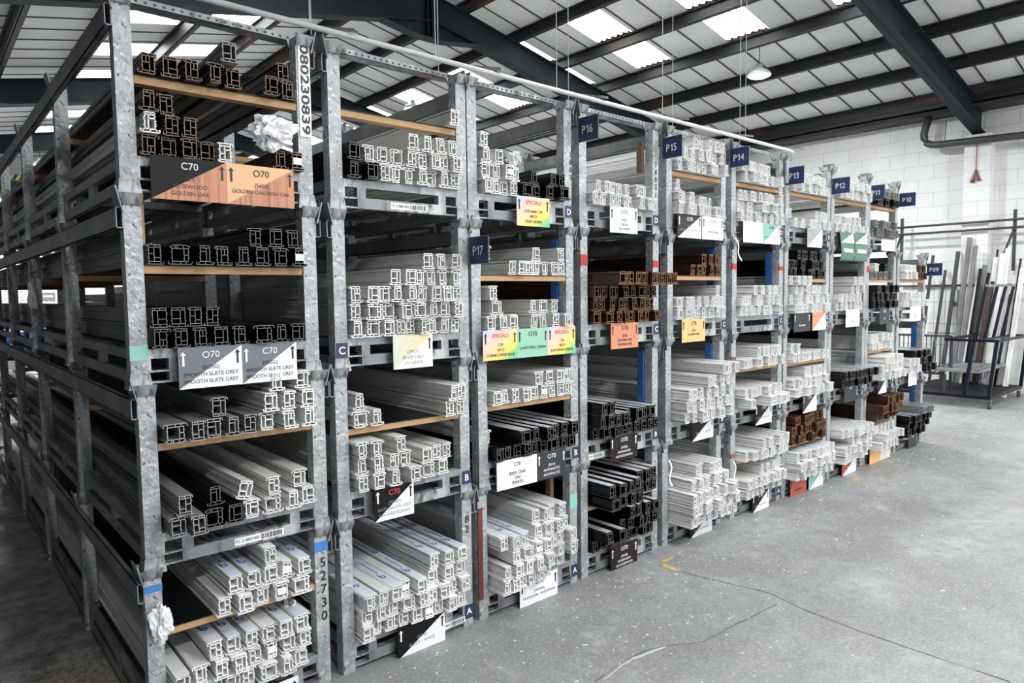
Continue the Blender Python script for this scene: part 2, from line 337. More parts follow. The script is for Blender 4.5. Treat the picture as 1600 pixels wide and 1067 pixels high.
LETTERS='ABCD'
stacks=[(b,l) for b in range(1,11) for l in LETTERS if not (b==10 and l=='D')]
PY=[0.0,1.2,2.4,3.6,4.8,5.94]
def post_mesh(top):
    p=MB(); h=.655 if not top else .65
    p.box(-PW,-PW,0,PW,PW,h); return p.mesh('post',Mt['galv2'])
POSTM=post_mesh(False)
def cup_mesh(s):  # flared saddle at the post head: outer plate leaning outwards, front and rear lips
    c=MB(); z0,z1=.628,.682
    c.hexa([(s*PW,-.042,z0-.03),(s*(PW+.005),-.042,z0-.03),(s*(PW+.005),.042,z0-.03),(s*PW,.042,z0-.03),(s*(PW+.020),-.045,z1),(s*(PW+.025),-.045,z1),(s*(PW+.025),.045,z1),(s*(PW+.020),.045,z1)])
    c.hexa([(-s*PW,-PW-.006,z0-.005),(s*PW,-PW-.006,z0-.005),(s*PW,-PW,z0-.005),(-s*PW,-PW,z0-.005),(-s*(PW+.004),-PW-.022,z1-.02),(s*(PW+.015),-PW-.018,z1-.02),(s*(PW+.015),-PW-.013,z1-.02),(-s*(PW+.004),-PW-.016,z1-.02)])
    c.hexa([(-s*PW,PW,z0-.005),(s*PW,PW,z0-.005),(s*PW,PW+.006,z0-.005),(-s*PW,PW+.006,z0-.005),(-s*(PW+.004),PW+.015,z1-.02),(s*(PW+.015),PW+.013,z1-.02),(s*(PW+.015),PW+.018,z1-.02),(-s*(PW+.004),PW+.022,z1-.02)])
    return c.mesh('stacking_cup',Mt['galv'])
def foot_mesh():
    c=MB(); a=PW+.003; b=PW+.010
    c.hexa([(-b,-b,.0),(b,-b,.0),(b,b,.0),(-b,b,.0),(-a,-a,.055),(a,-a,.055),(a,a,.055),(-a,a,.055)]); return c.mesh('foot_plate',Mt['galv'])
CUP={1:cup_mesh(1),-1:cup_mesh(-1)}; FOOT=foot_mesh()
def base_frame(W):
    f=MB(); y0,y1=-PW,PW*.2; xi=W/2-PW
    f.box(-xi,y0,.103,xi,y1,.135)                                    # upper rail
    f.box(-xi+.065,y0-.001,.018,xi-.065,y1,.062); 
    for s in (-1,1):
        f.box(min(s*xi,s*(xi-.066)),y0,.018,max(s*xi,s*(xi-.066)),y1,.024); f.box(min(s*xi,s*(xi-.066)),y0,.056,max(s*xi,s*(xi-.066)),y1,.062)
        f.box(min(s*(xi-.065),s*(xi-.105)),y0+.001,.06,max(s*(xi-.065),s*(xi-.105)),y1,.104)
        f.box(min(s*xi,s*(xi-.008)),y0,.06,max(s*xi,s*(xi-.008)),y1,.104)
    return f
def stillage(b,l):
    xl,xr=POS[b]; d=shift(b,l); xl+=d; xr+=d; W_=xr-xl; z=LEV[l]
    t=empty('steel_stillage',((xl+xr)/2,YF,z)); 
    st=STK[b]
    tag(t,'galvanised steel stillage, level %s of the %s'%(l,st),'stillage','stacked steel stillages')
    top = (l=='D' or (b==10 and l=='C')); 
    for s in (-1,1):
        for k,y in enumerate(PY):
            if b not in (1,) and s==-1 and k in (2,3,4) : continue
            if b>1 and k in (3,4): continue
            p=put('post',POSTM,t,(s*W_/2,y+PW,0))
            if k==0 or (b==1 and s==-1) or (top and k<2): put('stacking_cup',CUP[s],p)
            if l!='A' and (k==0 or (b==1 and s==-1)): put('foot_plate',FOOT,p)
    fr=base_frame(W_); o=put('base_frame',fr.mesh('base_frame',Mt['galv']),t,(0,PW,0)); put('base_frame',o.data,t,(0,LEN-PW,0))
    xi=W_/2
    for s in (-1,1):
        r=MB(); a,c=(xi-.02,xi+.012); x0,x1=min(s*a,s*c),max(s*a,s*c)
        # outer top rail, hollow rectangular tube with an open end
        nb=POS.get(b+s); gp=(abs((nb[0] if s>0 else nb[1])+shift(b+s,l)-POS[b][1 if s>0 else 0]-shift(b,l))-2*PW) if nb else .09
        rw=max(.003,min(.022,gp/2-.001)); r2=MB(); xo=s*(xi+PW+.0005); xo2=s*(xi+PW+rw); X0,X1=min(xo,xo2),max(xo,xo2); ya=.0
        za,zb=.545,.615
        r2.box(X0,ya,za,X0+.003,LEN,zb); r2.box(X1-.003,ya,za,X1,LEN,zb); r2.box(X0,ya,za,X1,LEN,za+.003); r2.box(X0,ya,zb-.003,X1,LEN,zb)
        r2.obj('top_rail',Mt['galvd'],t)
        r=MB()
        for za,zb in ((.018,.058),(.100,.134)):
            r.box(s*xi-.012,2*PW,za,s*xi+.012,LEN-2*PW,zb)
        yy=.55
        while yy<5.8:
            r.box(s*xi-.011,yy,.058,s*xi+.011,yy+.07,.100); yy+=.6
        r.obj('base_rail',Mt['galvd'],t)
    cb=MB(); cb.box(-xi+.013,0,.10,xi-.013,.05,.133); cbm=cb.mesh('deck_bearer',Mt['galvd'])
    for y in (1.2,2.4,3.6,4.8): put('deck_bearer',cbm,t,(0,y,0))
    if (b,l) in BLUE:
        k=MB(); k.box(xi-PW-.012,2*PW+.004,.13,xi-PW+.016,2*PW+.05,.60); tag(k.obj('brace_bar',Mt['blue'],t),'blue painted upright bar behind the right post')
    if (b,l) in MARKS:
        for (s,z0,z1,mt,w2) in MARKS[(b,l)]:
            k=MB(); k.box(-PW-.0015,-.0015,z0,PW*w2+.0015,.004,z1)
            nm={'redp':'red_tape_band','teal':'green_tape','bluet':'blue_tape','rust':'red_paint_mark','dred':'red_paint_mark'}[mt]
            k.obj(nm,Mt[mt],t,(s*W_/2,0,0))
    return t
STK={1:'nearest stack',2:'second stack from the left',3:'third stack, between signs P17 and P16',4:'fourth stack, right of sign P16',5:'fifth stack, right of sign P15',6:'sixth stack, right of sign P14',7:'seventh stack, right of sign P13',8:'eighth stack, right of sign P12',9:'ninth stack, right of sign P11',10:'last stack, under sign P10'}
SHORT={1:'nearest stack',2:'second stack',3:'third stack',4:'fourth stack',5:'fifth stack',6:'sixth stack',7:'seventh stack',8:'eighth stack',9:'ninth stack',10:'last stack'}
BLUE={(3,'C'),(4,'B'),(5,'C'),(5,'B'),(6,'C'),(9,'A'),(10,'B'),(10,'A')}
Mt['dred']=mat('dark_red_paint',(.15,.028,.028),.5)
MARKS={(1,'A'):[(-1,.575,.60,'bluet',1),(1,.56,.60,'bluet',1)],(1,'C'):[(-1,.10,.15,'teal',1)],(3,'A'):[(-1,.10,.56,'dred',-.1),(1,.42,.50,'teal',1)],
       (4,'C'):[(-1,.46,.52,'redp',1),(1,.46,.50,'redp',1)],(6,'C'):[(-1,.46,.50,'redp',1),(1,.46,.49,'redp',1)],(6,'B'):[(-1,.44,.50,'rust',1)],(6,'A'):[(-1,.43,.46,'rust',1)],(9,'C'):[(-1,.46,.52,'redp',1)]}
for b,l in stacks: stillage(b,l)

# ---------------------------------------------------------------- window profile sections (mm)
T=3.9
def fr(x0,y0,x1,y1): return [((x0,y0),(x1,y0)),((x1,y0),(x1,y1)),((x1,y1),(x0,y1)),((x0,y1),(x0,y0))]
def rid(x,ys,d=3.5): return [((x,y),(x+d,y)) for y in ys]
SEC={
 # outer frame: main chamber, front chambers, curled lips below
 'frame':(66,fr(-24,12,23,60)+[((-24,67.8),(23,67.8)),((-24,60),(-24,67.8)),((23,60),(23,67.8)),((-2,60),(-2,67.8)),((-31,4),(-26,2.2)),((-26,2.2),(31,2.2)),((-31,4),(-33,10)),((31,2.2),(32,9)),((-24,2.2),(-24,12)),((23,2.2),(23,12)),((0,2.2),(0,12)),((6,12),(6,60)),((-24,30),(6,30)),((14,60),(14,67.8))]+rid(-24,(24,46,52),-3)+rid(23,(22,50),3)),
 # sash: Z shape with hooked top
 'sash':(70,fr(-17,11,25,59)+[((-34,5),(-30,2.2)),((-30,2.2),(25,2.2)),((-34,5),(-34,11)),((-34,11),(-28,11)),((-17,11),(-22,7)),((-22,7),(-22,2.2)),((4,2.2),(4,11)),((25,2.2),(25,11)),((8,11),(8,59)),((-17,67.8),(31,67.8)),((31,67.8),(33,61)),((33,61),(29,60)),((-17,59),(-17,67.8)),((25,59),(25,67.8)),((4,59),(4,67.8)),((-17,38),(8,38)),((-4,38),(-4,59))]+rid(-17,(20,26,48),-3)+rid(25,(20,40,46),3)),
 # mullion: T with two lips
 'mull':(72,fr(-18,13,18,60)+[((-34,4),(-29,2.2)),((-29,2.2),(29,2.2)),((29,2.2),(34,4)),((-34,4),(-34,11)),((34,4),(34,11)),((-18,13),(-26,9)),((18,13),(26,9)),((-26,9),(-26,2.2)),((26,9),(26,2.2)),((0,2.2),(0,13)),((-18,67.8),(18,67.8)),((-18,60),(-18,67.8)),((18,60),(18,67.8)),((-6,60),(-6,67.8)),((5,13),(5,60)),((-18,48),(5,48))]+rid(-18,(24,30,40),-3)+rid(18,(24,42,48),3)),
 # wide frame with arched top
 'wide':(92,fr(-30,12,30,56)+[((-45,6),(-38,2.2)),((-38,2.2),(40,2.2)),((-45,6),(-44,12)),((40,2.2),(45,11)),((-30,2.2),(-30,12)),((0,2.2),(0,12)),((20,2.2),(20,12)),((-37,62),(-22,67.8)),((-22,67.8),(22,67.8)),((22,67.8),(36,62)),((-30,56),(-37,62)),((30,56),(36,62)),((-10,56),(-10,67.8)),((12,56),(12,67.8)),((14,12),(14,56)),((14,34),(30,34)),((-18,56),(-18,67)),]+rid(-30,(24,44),-3)+rid(30,(24,44),3)),
 # narrow frame with one hooked top
 'slim':(54,fr(-20,11,17,59)+[((-26,2.2),(25,2.2)),((25,2.2),(26,10)),((-20,2.2),(-20,11)),((17,2.2),(17,11)),((-25,67.8),(17,67.8)),((-25,67.8),(-26,61)),((-20,59),(-20,67.8)),((17,59),(17,67.8)),((0,59),(0,67.8)),((-3,11),(-3,59)),((-20,38),(-3,38)),((8,59),(8,67.8)),((-3,24),(17,24))]+rid(-20,(24,48),-3)+rid(17,(32,46),3)),
}
for _k,_f in (('frame',.92),('sash',.88),('mull',.86),('wide',.88),('slim',1.0)):
    SEC[_k]=(SEC[_k][0]*_f,[((a[0]*_f,a[1]),(c[0]*_f,c[1])) for a,c in SEC[_k][1]])
SECK=['frame','sash','mull','wide','slim']; SECW=[4,3,3,1.2,3]
PLEN=5.72
def prof_mesh(kind,color,flip,nocut=False):
    w,segs=SEC[kind]; p=MB(); e={'w':'we','c':'we','g':'ge','k':'ke','b':'be','o':'oe'}[color]; tt=T/2000.
    if color!='w' and color!='c': tt*=.62
    for (a,c) in segs:
        ax,az=a[0]/1000.,a[1]/1000.; bx,bz=c[0]/1000.,c[1]/1000.
        if flip&1: ax,bx=-ax,-bx
        if flip&2: az,bz=.0700-az,.0700-bz
        d=Vector((bx-ax,0,bz-az)); L=d.length; d.normalize(); n=Vector((-d.z,0,d.x))*tt
        A=Vector((ax,0,az))-d*tt*.95; B=Vector((bx,0,bz))+d*tt*.95
        q=[A-n,B-n,B+n,A+n]
        # keep a consistent winding
        s=(q[1]-q[0]).cross(q[2]-q[0]).y
        if s>0: q=q[::-1]
        p.hexa([q[0],q[1],q[2],q[3]]+[x+Vector((0,PLEN,0)) for x in q],0,caps={0:1,1:1})
    return p.mesh('window_profile',[Mt[color],Mt[e]])
PM={}
def pmesh(kind,color,flip):
    k=(kind,color,flip)
    if k not in PM: PM[k]=prof_mesh(*k)
    return PM[k]
FILMM={}
def glyph_b(mb,x,y,z,s,mi):
    # printed round letter b, lying on the top face, with a broken line of small print after it
    N=12
    for k in range(N):
        a0,a1=2*math.pi*k/N,2*math.pi*(k+1)/N
        q=[(x+math.cos(a)*r*s,y+math.sin(a)*r*s*1.2,z) for a,r in ((a0,.5),(a1,.5),(a1,.28),(a0,.28))]
        mb.face(q,mi)
    mb.face([(x-.5*s,y,z),(x-.3*s,y,z),(x-.3*s,y+1.5*s,z),(x-.5*s,y+1.5*s,z)],mi)
def film_mesh(kind,flip,col):
    if (kind,flip,col) in FILMM: return FILMM[(kind,flip,col)]
    top={'frame':(-24,23,67.8),'sash':(-16,30,67.8),'mull':(-18,18,67.8),'wide':(-21,21,67.8),'slim':(-24,17,67.8)}[kind]
    fac={'frame':.92,'sash':.88,'mull':.86,'wide':.88,'slim':1.0}[kind]
    if flip&2: top=({'frame':(-25,29),'sash':(-29,23),'mull':(-28,28),'wide':(-37,38),'slim':(-24,24)}[kind])+(68.1,)
    a,c,h=top[0]*fac/1000.,top[1]*fac/1000.,top[2]/1000.
    if flip&1: a,c=-c,-a
    z=h+T/2000.+.0008; f=MB(); f.box(a,.004,z-.0005,c,PLEN-.01,z)
    if col!='f':
        x=(a+c)/2; y=.12; k=0
        while y<2.6:
            glyph_b(f,x+(.003 if k%2 else -.002),y,z+.0004,.026,1)
            for j in range(7):
                f.face([(x-.004,y+.05+j*.022,z+.0004),(x+.003,y+.05+j*.022,z+.0004),(x+.003,y+.064+j*.022,z+.0004),(x-.004,y+.064+j*.022,z+.0004)],1)
            y+=.30; k+=1
    FILMM[(kind,flip,col)]=f.mesh('protective_film',[Mt['film' if col=='f' else 'filmw'],Mt['ink']])
    return FILMM[(kind,flip,col)]
tg=MB(); tg.box(-.017,-.0012,-.013,.017,0,.013); TAGM=tg.mesh('end_sticker',Mt['paper'])

# contents: rows from the bottom up; segment = (u0,u1,colour,protrusion[,film])
# colours: w white, c cream/white, g grey, k black, b brown, o oak; film 'p' printed, 'f' silvery
Wt=lambda u0,u1,p=.03,f=None:(u0,u1,'w',p,f)
C={}
C[1,'D']=dict(deck=[[(0,.44,'b',.02,None),(.44,.54,'c',.03,None),(.54,.62,'b',.02,None),(.80,1,'b',.03,None)],[(0,.11,'c',.03,None),(.13,.33,'b',.03,None)],[(0,.2,'b',.01,None)]],shelf=[[(0,.62,'b',.03,None),(.74,1,'b',.02,None)],[(.86,1,'b',.0,None)]],sz=.375)
C[1,'C']=dict(deck=[[(0,1,'k',.03,None)],[(0,.42,'k',.02,None)]],shelf=[[(0,1,'k',.03,None)],[(0,.14,'k',-.25,None),(.60,1,'k',.02,None)]],sz=.395)
C[1,'B']=dict(deck=[[(0,.2,'g',.10,None),(.2,.46,'k',.06,None),(.46,1,'c',.05,None)],[(0,.18,'g',.10,None),(.22,.38,'k',.04,None),(.62,.72,'c',.06,None),(.8,.97,'c',.02,None)]],
             shelf=[[(0,.58,'g',.05,None),(.58,1,'c',.07,None)],[(.28,.42,'g',.05,None),(.60,1,'c',.07,None)],[(.66,.80,'c',.05,None),(.84,1,'c',.03,'p')]],sz=.425)
C[1,'A']=dict(deck=[[Wt(0,.9,.05)],[Wt(0,.94,.05)],[Wt(.22,.92,.05,'p')]],shelf=[[Wt(.28,.94,.06,None)],[Wt(.36,.94,.05,'p')],[Wt(.60,.72,.06,None)]],sz=.405)
C[2,'D']=dict(deck=[[(0,.26,'k',.03,None),(.26,1,'c',.03,None)],[(0,.13,'k',.03,None),(.13,1,'c',.03,None)],[(.5,1,'c',.03,None)]],shelf=[[(.86,1,'c',.06,None)]],sz=.385)
C[2,'C']=dict(deck=[[(0,1,'c',.02,None)],[(0,1,'c',.03,None)],[(0,1,'c',.03,None)],[(.34,1,'c',.03,None)],[(.62,1,'c',.03,None)]],shelf=[])
C[2,'B']=dict(deck=[[(0,.40,'c',.05,None),(.44,.86,'c',.04,None)],[(0,.5,'c',.04,None),(.56,.88,'c',.04,None)],[(0,.22,'c',.05,None),(.30,.44,'c',.04,None)]],shelf=[[(0,.27,'c',.03,None),(.78,1,'c',.05,None)],[(0,.17,'c',.03,None),(.80,1,'c',.06,None)]],sz=.375)
C[2,'A']=dict(deck=[[Wt(0,.98,.05)],[Wt(0,1,.06)],[Wt(0,.56,.07,'p'),Wt(.6,1,.05,None)],[Wt(.62,1,.06,'p')]],shelf=[])
C[3,'D']=dict(deck=[[(0,.42,'c',.02,None),(.42,1,'k',.03,None)],[(0,.45,'c',.02,None),(.55,.72,'k',.0,None),(.80,1,'k',.02,None)],[(0,.28,'c',.02,None)],[(0,.12,'c',.0,None)]],shelf=[])
C[3,'C']=dict(deck=[[(0,.36,'c',.03,None),(.36,.5,'c',-.06,None),(.5,1,'c',.03,None)],[(0,.22,'c',.03,None),(.62,.96,'c',-.05,None)],[(0,.14,'c',.03,None)]],shelf=[[(0,.1,'c',-.08,None),(.28,1,'c',.0,None)],[(0,.18,'c',-.04,None),(.58,.72,'c',.0,None),(.84,1,'c',.0,None)]],sz=.375)
C[3,'B']=dict(deck=[[(0,1,'k',.05,None)],[(0,.14,'c',-.06,None),(.24,1,'k',.08,'f')]],shelf=[[(0,1,'c',.02,None)],[(.5,1,'c',.02,None)]],sz=.385)
C[3,'A']=dict(deck=[[Wt(0,.62,.10),Wt(.62,.95,.03)],[Wt(0,.60,.12),Wt(.6,.98,.06)],[Wt(.10,.58,.12),Wt(.60,.95,.08)],[Wt(0,.3,.10,'p'),Wt(.42,.86,.08)],[Wt(.42,.84,.05)]],shelf=[])
C[4,'D']=dict(deck=[[Wt(0,1,.04)],[Wt(.1,.9,.0)]],shelf=[])
C[4,'C']=dict(deck=[[(0,1,'o',.04,None)],[(0,1,'o',.03,None)],[(0,1,'o',.03,None)],[(0,1,'o',.20,None)]],shelf=[])
C[4,'B']=dict(deck=[[(0,1,'k',.06,None)],[(0,.44,'k',.10,'f'),(.5,1,'k',.05,'f')],[(0,.25,'k',.10,'f')]],shelf=[])
C[4,'A']=dict(deck=[[(0,1,'k',.03,None)],[(0,.32,'k',.14,'f'),(.4,1,'k',.04,None)],[(.5,1,'k',.06,'f')]],shelf=[[(0,.52,'k',.16,None),(.58,1,'k',.05,None)],[(.0,.50,'k',.16,'f'),(.62,1,'k',.05,'f')]],sz=.375)
C[5,'D']=dict(deck=[[Wt(0,1,.05)],[Wt(0,.34,.03),Wt(.4,.95,-.04)],[Wt(0,.14,.03)]],shelf=[[Wt(.0,.95,.05)],[Wt(.1,.95,.05)],[Wt(.3,.9,.05)]],sz=.375)
C[5,'C']=dict(deck=[[Wt(0,.98,.03)],[Wt(.0,.98,.03)],[Wt(.9,1,.0)]],shelf=[[(.36,1,'o',.0,None)],[(.62,1,'o',-.02,None)]],sz=.385)
C[5,'B']=dict(deck=[[Wt(0,1,.12)],[Wt(0,1,.12)],[Wt(0,1,.12)],[Wt(.35,1,.14)],[Wt(.6,1,.16)]],shelf=[])
C[5,'A']=dict(deck=[[Wt(0,1,.16)],[Wt(0,1,.18)],[Wt(0,1,.18)],[Wt(.1,.9,.14)],[Wt(.3,.85,.1)]],shelf=[])
C[6,'D']=dict(deck=[[Wt(.0,.42,.03),Wt(.42,1,.04)],[Wt(.0,.4,.0),Wt(.42,1,.04)],[Wt(0,1,.02)]],shelf=[[Wt(.05,.9,.05)],[Wt(.0,.3,.05),(.4,.7,'c',.03,None),(.7,.9,'k',.0,None)]],sz=.375)
C[6,'C']=dict(deck=[[Wt(0,1,.02)],[Wt(0,1,.02)],[Wt(.3,1,.02)]],shelf=[])
C[6,'B']=dict(deck=[[Wt(0,.2,.1),Wt(.4,1,.12)],[Wt(.0,.9,.08)]],shelf=[[Wt(0,1,.05)],[Wt(.35,1,.05)]],sz=.385)
C[6,'A']=dict(deck=[[Wt(0,.5,.08),Wt(.5,1,.04)],[Wt(0,.9,.1)],[Wt(.4,1,.06)]],shelf=[[Wt(0,1,.1)],[Wt(.3,1,.1)]],sz=.375)
C[7,'D']=dict(deck=[[Wt(0,1,.03)],[Wt(0,.1,.0),Wt(.62,1,.02)]],shelf=[[Wt(0,1,.04)],[Wt(0,.9,.04)]],sz=.375)
C[7,'C']=dict(deck=[[Wt(0,1,.05)],[Wt(0,1,.03)],[Wt(.1,1,.03)],[Wt(0,.5,.03)]],shelf=[[(0,1,'k',.0,None)],[(0,1,'k',.0,None)],[(.2,.9,'k',.0,None)]],sz=.375)
C[7,'B']=dict(deck=[[Wt(0,1,.08)],[Wt(0,1,.05)],[Wt(.4,1,.03)]],shelf=[[Wt(0,1,.04)],[Wt(0,.25,.04)]],sz=.375)
C[7,'A']=dict(deck=[[Wt(0,.9,.1)],[Wt(0,1,.12)],[Wt(0,1,.1,'p')]],shelf=[[(0,.95,'o',.05,None)],[(0,.95,'o',.05,None)],[(.1,.9,'o',.04,None)]],sz=.375)
C[8,'D']=dict(deck=[[Wt(0,1,.03)],[Wt(0,.8,.0)]],shelf=[[Wt(0,.95,.06)],[Wt(.2,.9,.06)]],sz=.385)
C[8,'C']=dict(deck=[[(0,.9,'c',.03,None)],[(0,.9,'c',.03,None)],[(.5,.95,'c',.03,None)],[(.5,.95,'c',.03,None)]],shelf=[])
C[8,'B']=dict(deck=[[(0,1,'k',.10,None)],[(0,.3,'k',.12,'f'),(.3,1,'k',.14,'f')]],shelf=[])
C[8,'A']=dict(deck=[[Wt(0,.9,.1)],[Wt(0,.95,.12)],[Wt(.3,1,.1)],[Wt(0,1,.12)]],shelf=[])
C[9,'D']=dict(deck=[[(0,1,'g',.03,None)],[(0,.9,'g',.03,None)]],shelf=[[(0,1,'k',.03,None)],[(.4,1,'g',.03,None)]],sz=.385)
C[9,'C']=dict(deck=[[(0,1,'k',.05,None)],[(0,1,'k',.05,None)],[(0,.95,'k',.05,None)]],shelf=[[(0,.9,'g',.0,None)],[(.1,.5,'w',.0,None),(.6,.9,'k',0,None)]],sz=.375)
C[9,'B']=dict(deck=[[Wt(0,1,.12)],[Wt(0,1,.12)],[Wt(.1,1,.12)]],shelf=[[Wt(0,.9,.03)],[Wt(0,.9,.03)]],sz=.375)
C[9,'A']=dict(deck=[[Wt(0,.8,.12)],[Wt(.2,1,.12)],[Wt(.0,1,.05)]],shelf=[[(0,1,'o',.1,None)],[(0,.9,'o',.14,None)],[(.3,1,'o',.12,None)]],sz=.375)
C[10,'C']=dict(deck=[[Wt(0,1,.05)],[Wt(.1,.9,.05)]],shelf=[[Wt(0,.45,.04),(.5,.95,'b',.04,None)],[Wt(0,.45,.04),(.5,.95,'b',.04,None)]],sz=.375)
C[10,'B']=dict(deck=[[Wt(0,.5,.1),(.5,1,'k',.14,None)],[Wt(0,.4,.1),(.45,1,'k',.10,None)],[(.3,1,'k',.1,'f')]],shelf=[])
C[10,'A']=dict(deck=[[(0,1,'k',.06,None)],[(0,1,'k',.08,None)],[(.1,1,'k',.12,'f')],[(.5,1,'g',.14,None)]],shelf=[])
RH=.0722
CN={'w':'white','c':'cream white','g':'grey','k':'black','b':'dark brown','o':'golden brown'}
KIND={'w':'white','c':'white','g':'dark','k':'dark','b':'brown','o':'brown'}
profs=[]
for (b,l),sp in C.items():
    xl,xr=POS[b]; d=shift(b,l); xl+=d+PW+.004; xr+=d-PW-.004; Wd=xr-xl; rnd=random.Random(b*31+ord(l))
    for part,z0 in (('deck',.1365),('shelf',sp.get('sz',.375)+.03)):
        for ri,row in enumerate(sp[part]):
            ci=0
            for (u0,u1,col,pr,film) in row:
                x=xl+u0*Wd; x1=xl+u1*Wd; items=[]
                while True:
                    k=rnd.choices(SECK,SECW)[0]
                    w_=SEC[k][0]/1000.+.0015
                    if x+w_>x1+.006:
                        k='slim'; w_=SEC[k][0]/1000.+.0015
                        if x+w_>x1+.008: break
                    items.append((k,w_)); x+=w_
                slack=max(0,x1-(xl+u0*Wd)-sum(i[1] for i in items)); gap=slack/max(1,len(items)); x=xl+u0*Wd
                for k,w_ in items:
                    ci+=1; jit=rnd.gauss(0,.012)
                    profs.append(dict(b=b,l=l,part=part,row=ri,ci=ci,k=k,col=col,flip=rnd.choice((0,1,0,1,2,3)),x=x+w_/2+gap/2,y=YF-pr+max(-.03,min(.03,jit)),z=LEV[l]+z0+ri*RH,film=film,r=rnd.random())); x+=w_+gap
for p in profs: p['d']=math.hypot(p['x'],p['y'])+.3*abs(p['z']-1.6)
for p in sorted(profs,key=lambda p:p['d'])[298:]: p['stuff']=True
print('PROFILES',len(profs),{k:sum(KIND[p['col']]==k for p in profs) for k in ('white','dark','brown')})
stuff=MB()
for p in profs:
    me=pmesh(p['k'],p['col'],p['flip'])
    if p.get('stuff'):
        b0=len(stuff.v); ox=Vector((p['x'],p['y'],p['z']))
        stuff.v+=[tuple(v.co+ox) for v in me.vertices]
        for q in me.polygons: stuff.f.append(tuple(b0+i for i in q.vertices)); stuff.m.append('wcgkbo'.index(p['col'])+(0 if q.material_index==0 else 6)); stuff.sm.append(False)
        if p['film'] and (p['film']=='f' or p['r']<.75):
            fm_=film_mesh(p['k'],p['flip'],p['film']); b0=len(stuff.v); stuff.v+=[tuple(v.co+ox) for v in fm_.vertices]
            for q in fm_.polygons: stuff.f.append(tuple(b0+i for i in q.vertices)); stuff.m.append((12 if p['film']=='f' else 13)+(0 if q.material_index==0 else (14-(12 if p['film']=='f' else 13)))); stuff.sm.append(False)
        continue
    o=put('window_profile',me,None,(p['x'],p['y'],p['z'])); o.rotation_euler=(0,math.radians((p['r']-.5)*1.6),math.radians((p['r']*7%1-.5)*.08))
    shelf='shelf' if p['part']=='shelf' else 'deck'
    lab='%s profile, %s from left, %s row up, level %s %s, %s'%(CN[p['col']],ORD[p['ci']],ORD[p['row']+1],p['l'],shelf,SHORT[p['b']])
    tag(o,lab,'window profile','%s profiles on the level %s %s of the %s'%(CN[p['col']],p['l'],shelf,SHORT[p['b']]))
    if p['film'] and (p['film']=='f' or p['r']<.75):
        tag(put('protective_film',film_mesh(p['k'],p['flip'],p['film']),o),'silvery film' if p['film']=='f' else 'clear film printed in blue')
    if p['b']<=3 and p['r']>.955 and p['film']!='f' or (p['b']<=7 and p['col'] in 'kbo' and p['r']>.95):
        put('end_sticker',TAGM,o,(0,-.0005,.035))
so=stuff.obj('window_profiles',[Mt[k] for k in ('w','c','g','k','b','o','we','we','ge','ke','be','oe','film','filmw','ink')])
tag(so,'white, black and brown window profiles filling the farther stacks to the right','window profiles',None,'stuff')

# loose tilted profiles in the nearest stacks
def loose(kind,col,loc,rot,lab,film=None):
    o=put('window_profile',pmesh(kind,col,False),None,loc); o.rotation_euler=[math.radians(a) for a in rot]
    tag(o,lab,'window profile'); return o

# ---------------------------------------------------------------- timber battens carrying the upper shelves
for (b,l),sp in C.items():
    if not sp['shelf']: continue
    xl,xr=POS[b]; d=shift(b,l); z=LEV[l]+sp['sz']
    xa,xb=xl+d+PW+.002,xr+d-PW-.002
    t=empty('timber_shelf',((xa+xb)/2,YF,z)); tag(t,'pine batten shelf across the middle of level %s in the %s'%(l,STK[b].split(',')[0]),'timber shelf','timber shelves inside the stillages')
    hw=(xb-xa)/2
    for k in range(5):
        q=MB(); q.box(-hw,.005+k*1.2,.0,hw,.05+k*1.2,.026); q.obj('batten',Mt['wood'],t)
    q=MB(); q.box(-hw,.0,.0262,hw if (b,l)!=(1,'A') else -.05,.05 if (b,l) not in ((1,'A'),(2,'B')) else 5.2,.0295); q.obj('liner_strip',Mt['k'],t)

# ---------------------------------------------------------------- lettering
def text_mesh(txt,size,bold=False):
    cu=bpy.data.curves.new('t','FONT'); cu.body=txt; cu.size=size; cu.align_x='CENTER'; cu.align_y='CENTER'; cu.extrude=.0004
    cu.resolution_u=3
    if bold: cu.offset=size*.018
    o=bpy.data.objects.new('t',cu); COL.objects.link(o); bpy.context.view_layer.update()
    me=bpy.data.meshes.new_from_object(o.evaluated_get(bpy.context.evaluated_depsgraph_get())); bpy.data.objects.remove(o); return me
TXT={}
def add_text(mb,txt,size,x,z,y,mi=0,bold=False,maxw=None):
    key=(txt,size,bold)
    if key not in TXT: TXT[key]=text_mesh(txt,size,bold)
    me=TXT[key]
    if not len(me.vertices): return
    ww=max(v.co.x for v in me.vertices)-min(v.co.x for v in me.vertices); s=min(1,maxw/ww) if maxw else 1
    mb.add(me,mi=mi,fn=lambda c:(x+c.x*s,y-c.z,z+c.y))
def arrow(mb,x,z0,z1,y,mi=0,w=.006):
    h=(z1-z0)*.25
    mb.prism([(x-w/2,z0),(x+w/2,z0),(x+w/2,z1-h),(x-w/2,z1-h)],'y',y-.0006,y,mi); mb.prism([(x-w*1.3,z1-h),(x+w*1.3,z1-h),(x,z1)],'y',y-.0006,y,mi)
def cm(name,c,r=.4,**k):
    if name not in Mt: Mt[name]=mat(name,c,r,**k)
    return Mt[name]
cm('L_black',(.006,.006,.007),spec=.2); cm('L_white',(.86,.86,.88)); cm('L_slate',(.16,.172,.20)); cm('L_oak',(.62,.27,.15),var=((60,60,2),(.42,.15,.08),.45,.62,3)); cm('L_lightoak',(.85,.50,.25))
cm('L_green',(.30,.58,.42)); cm('L_pale',(.66,.84,.76)); cm('L_orange',(.72,.27,.15)); cm('L_rose',(.022,.013,.014),spec=.2); cm('L_anth',(.045,.047,.052),spec=.2); cm('L_red',(.40,.085,.05))
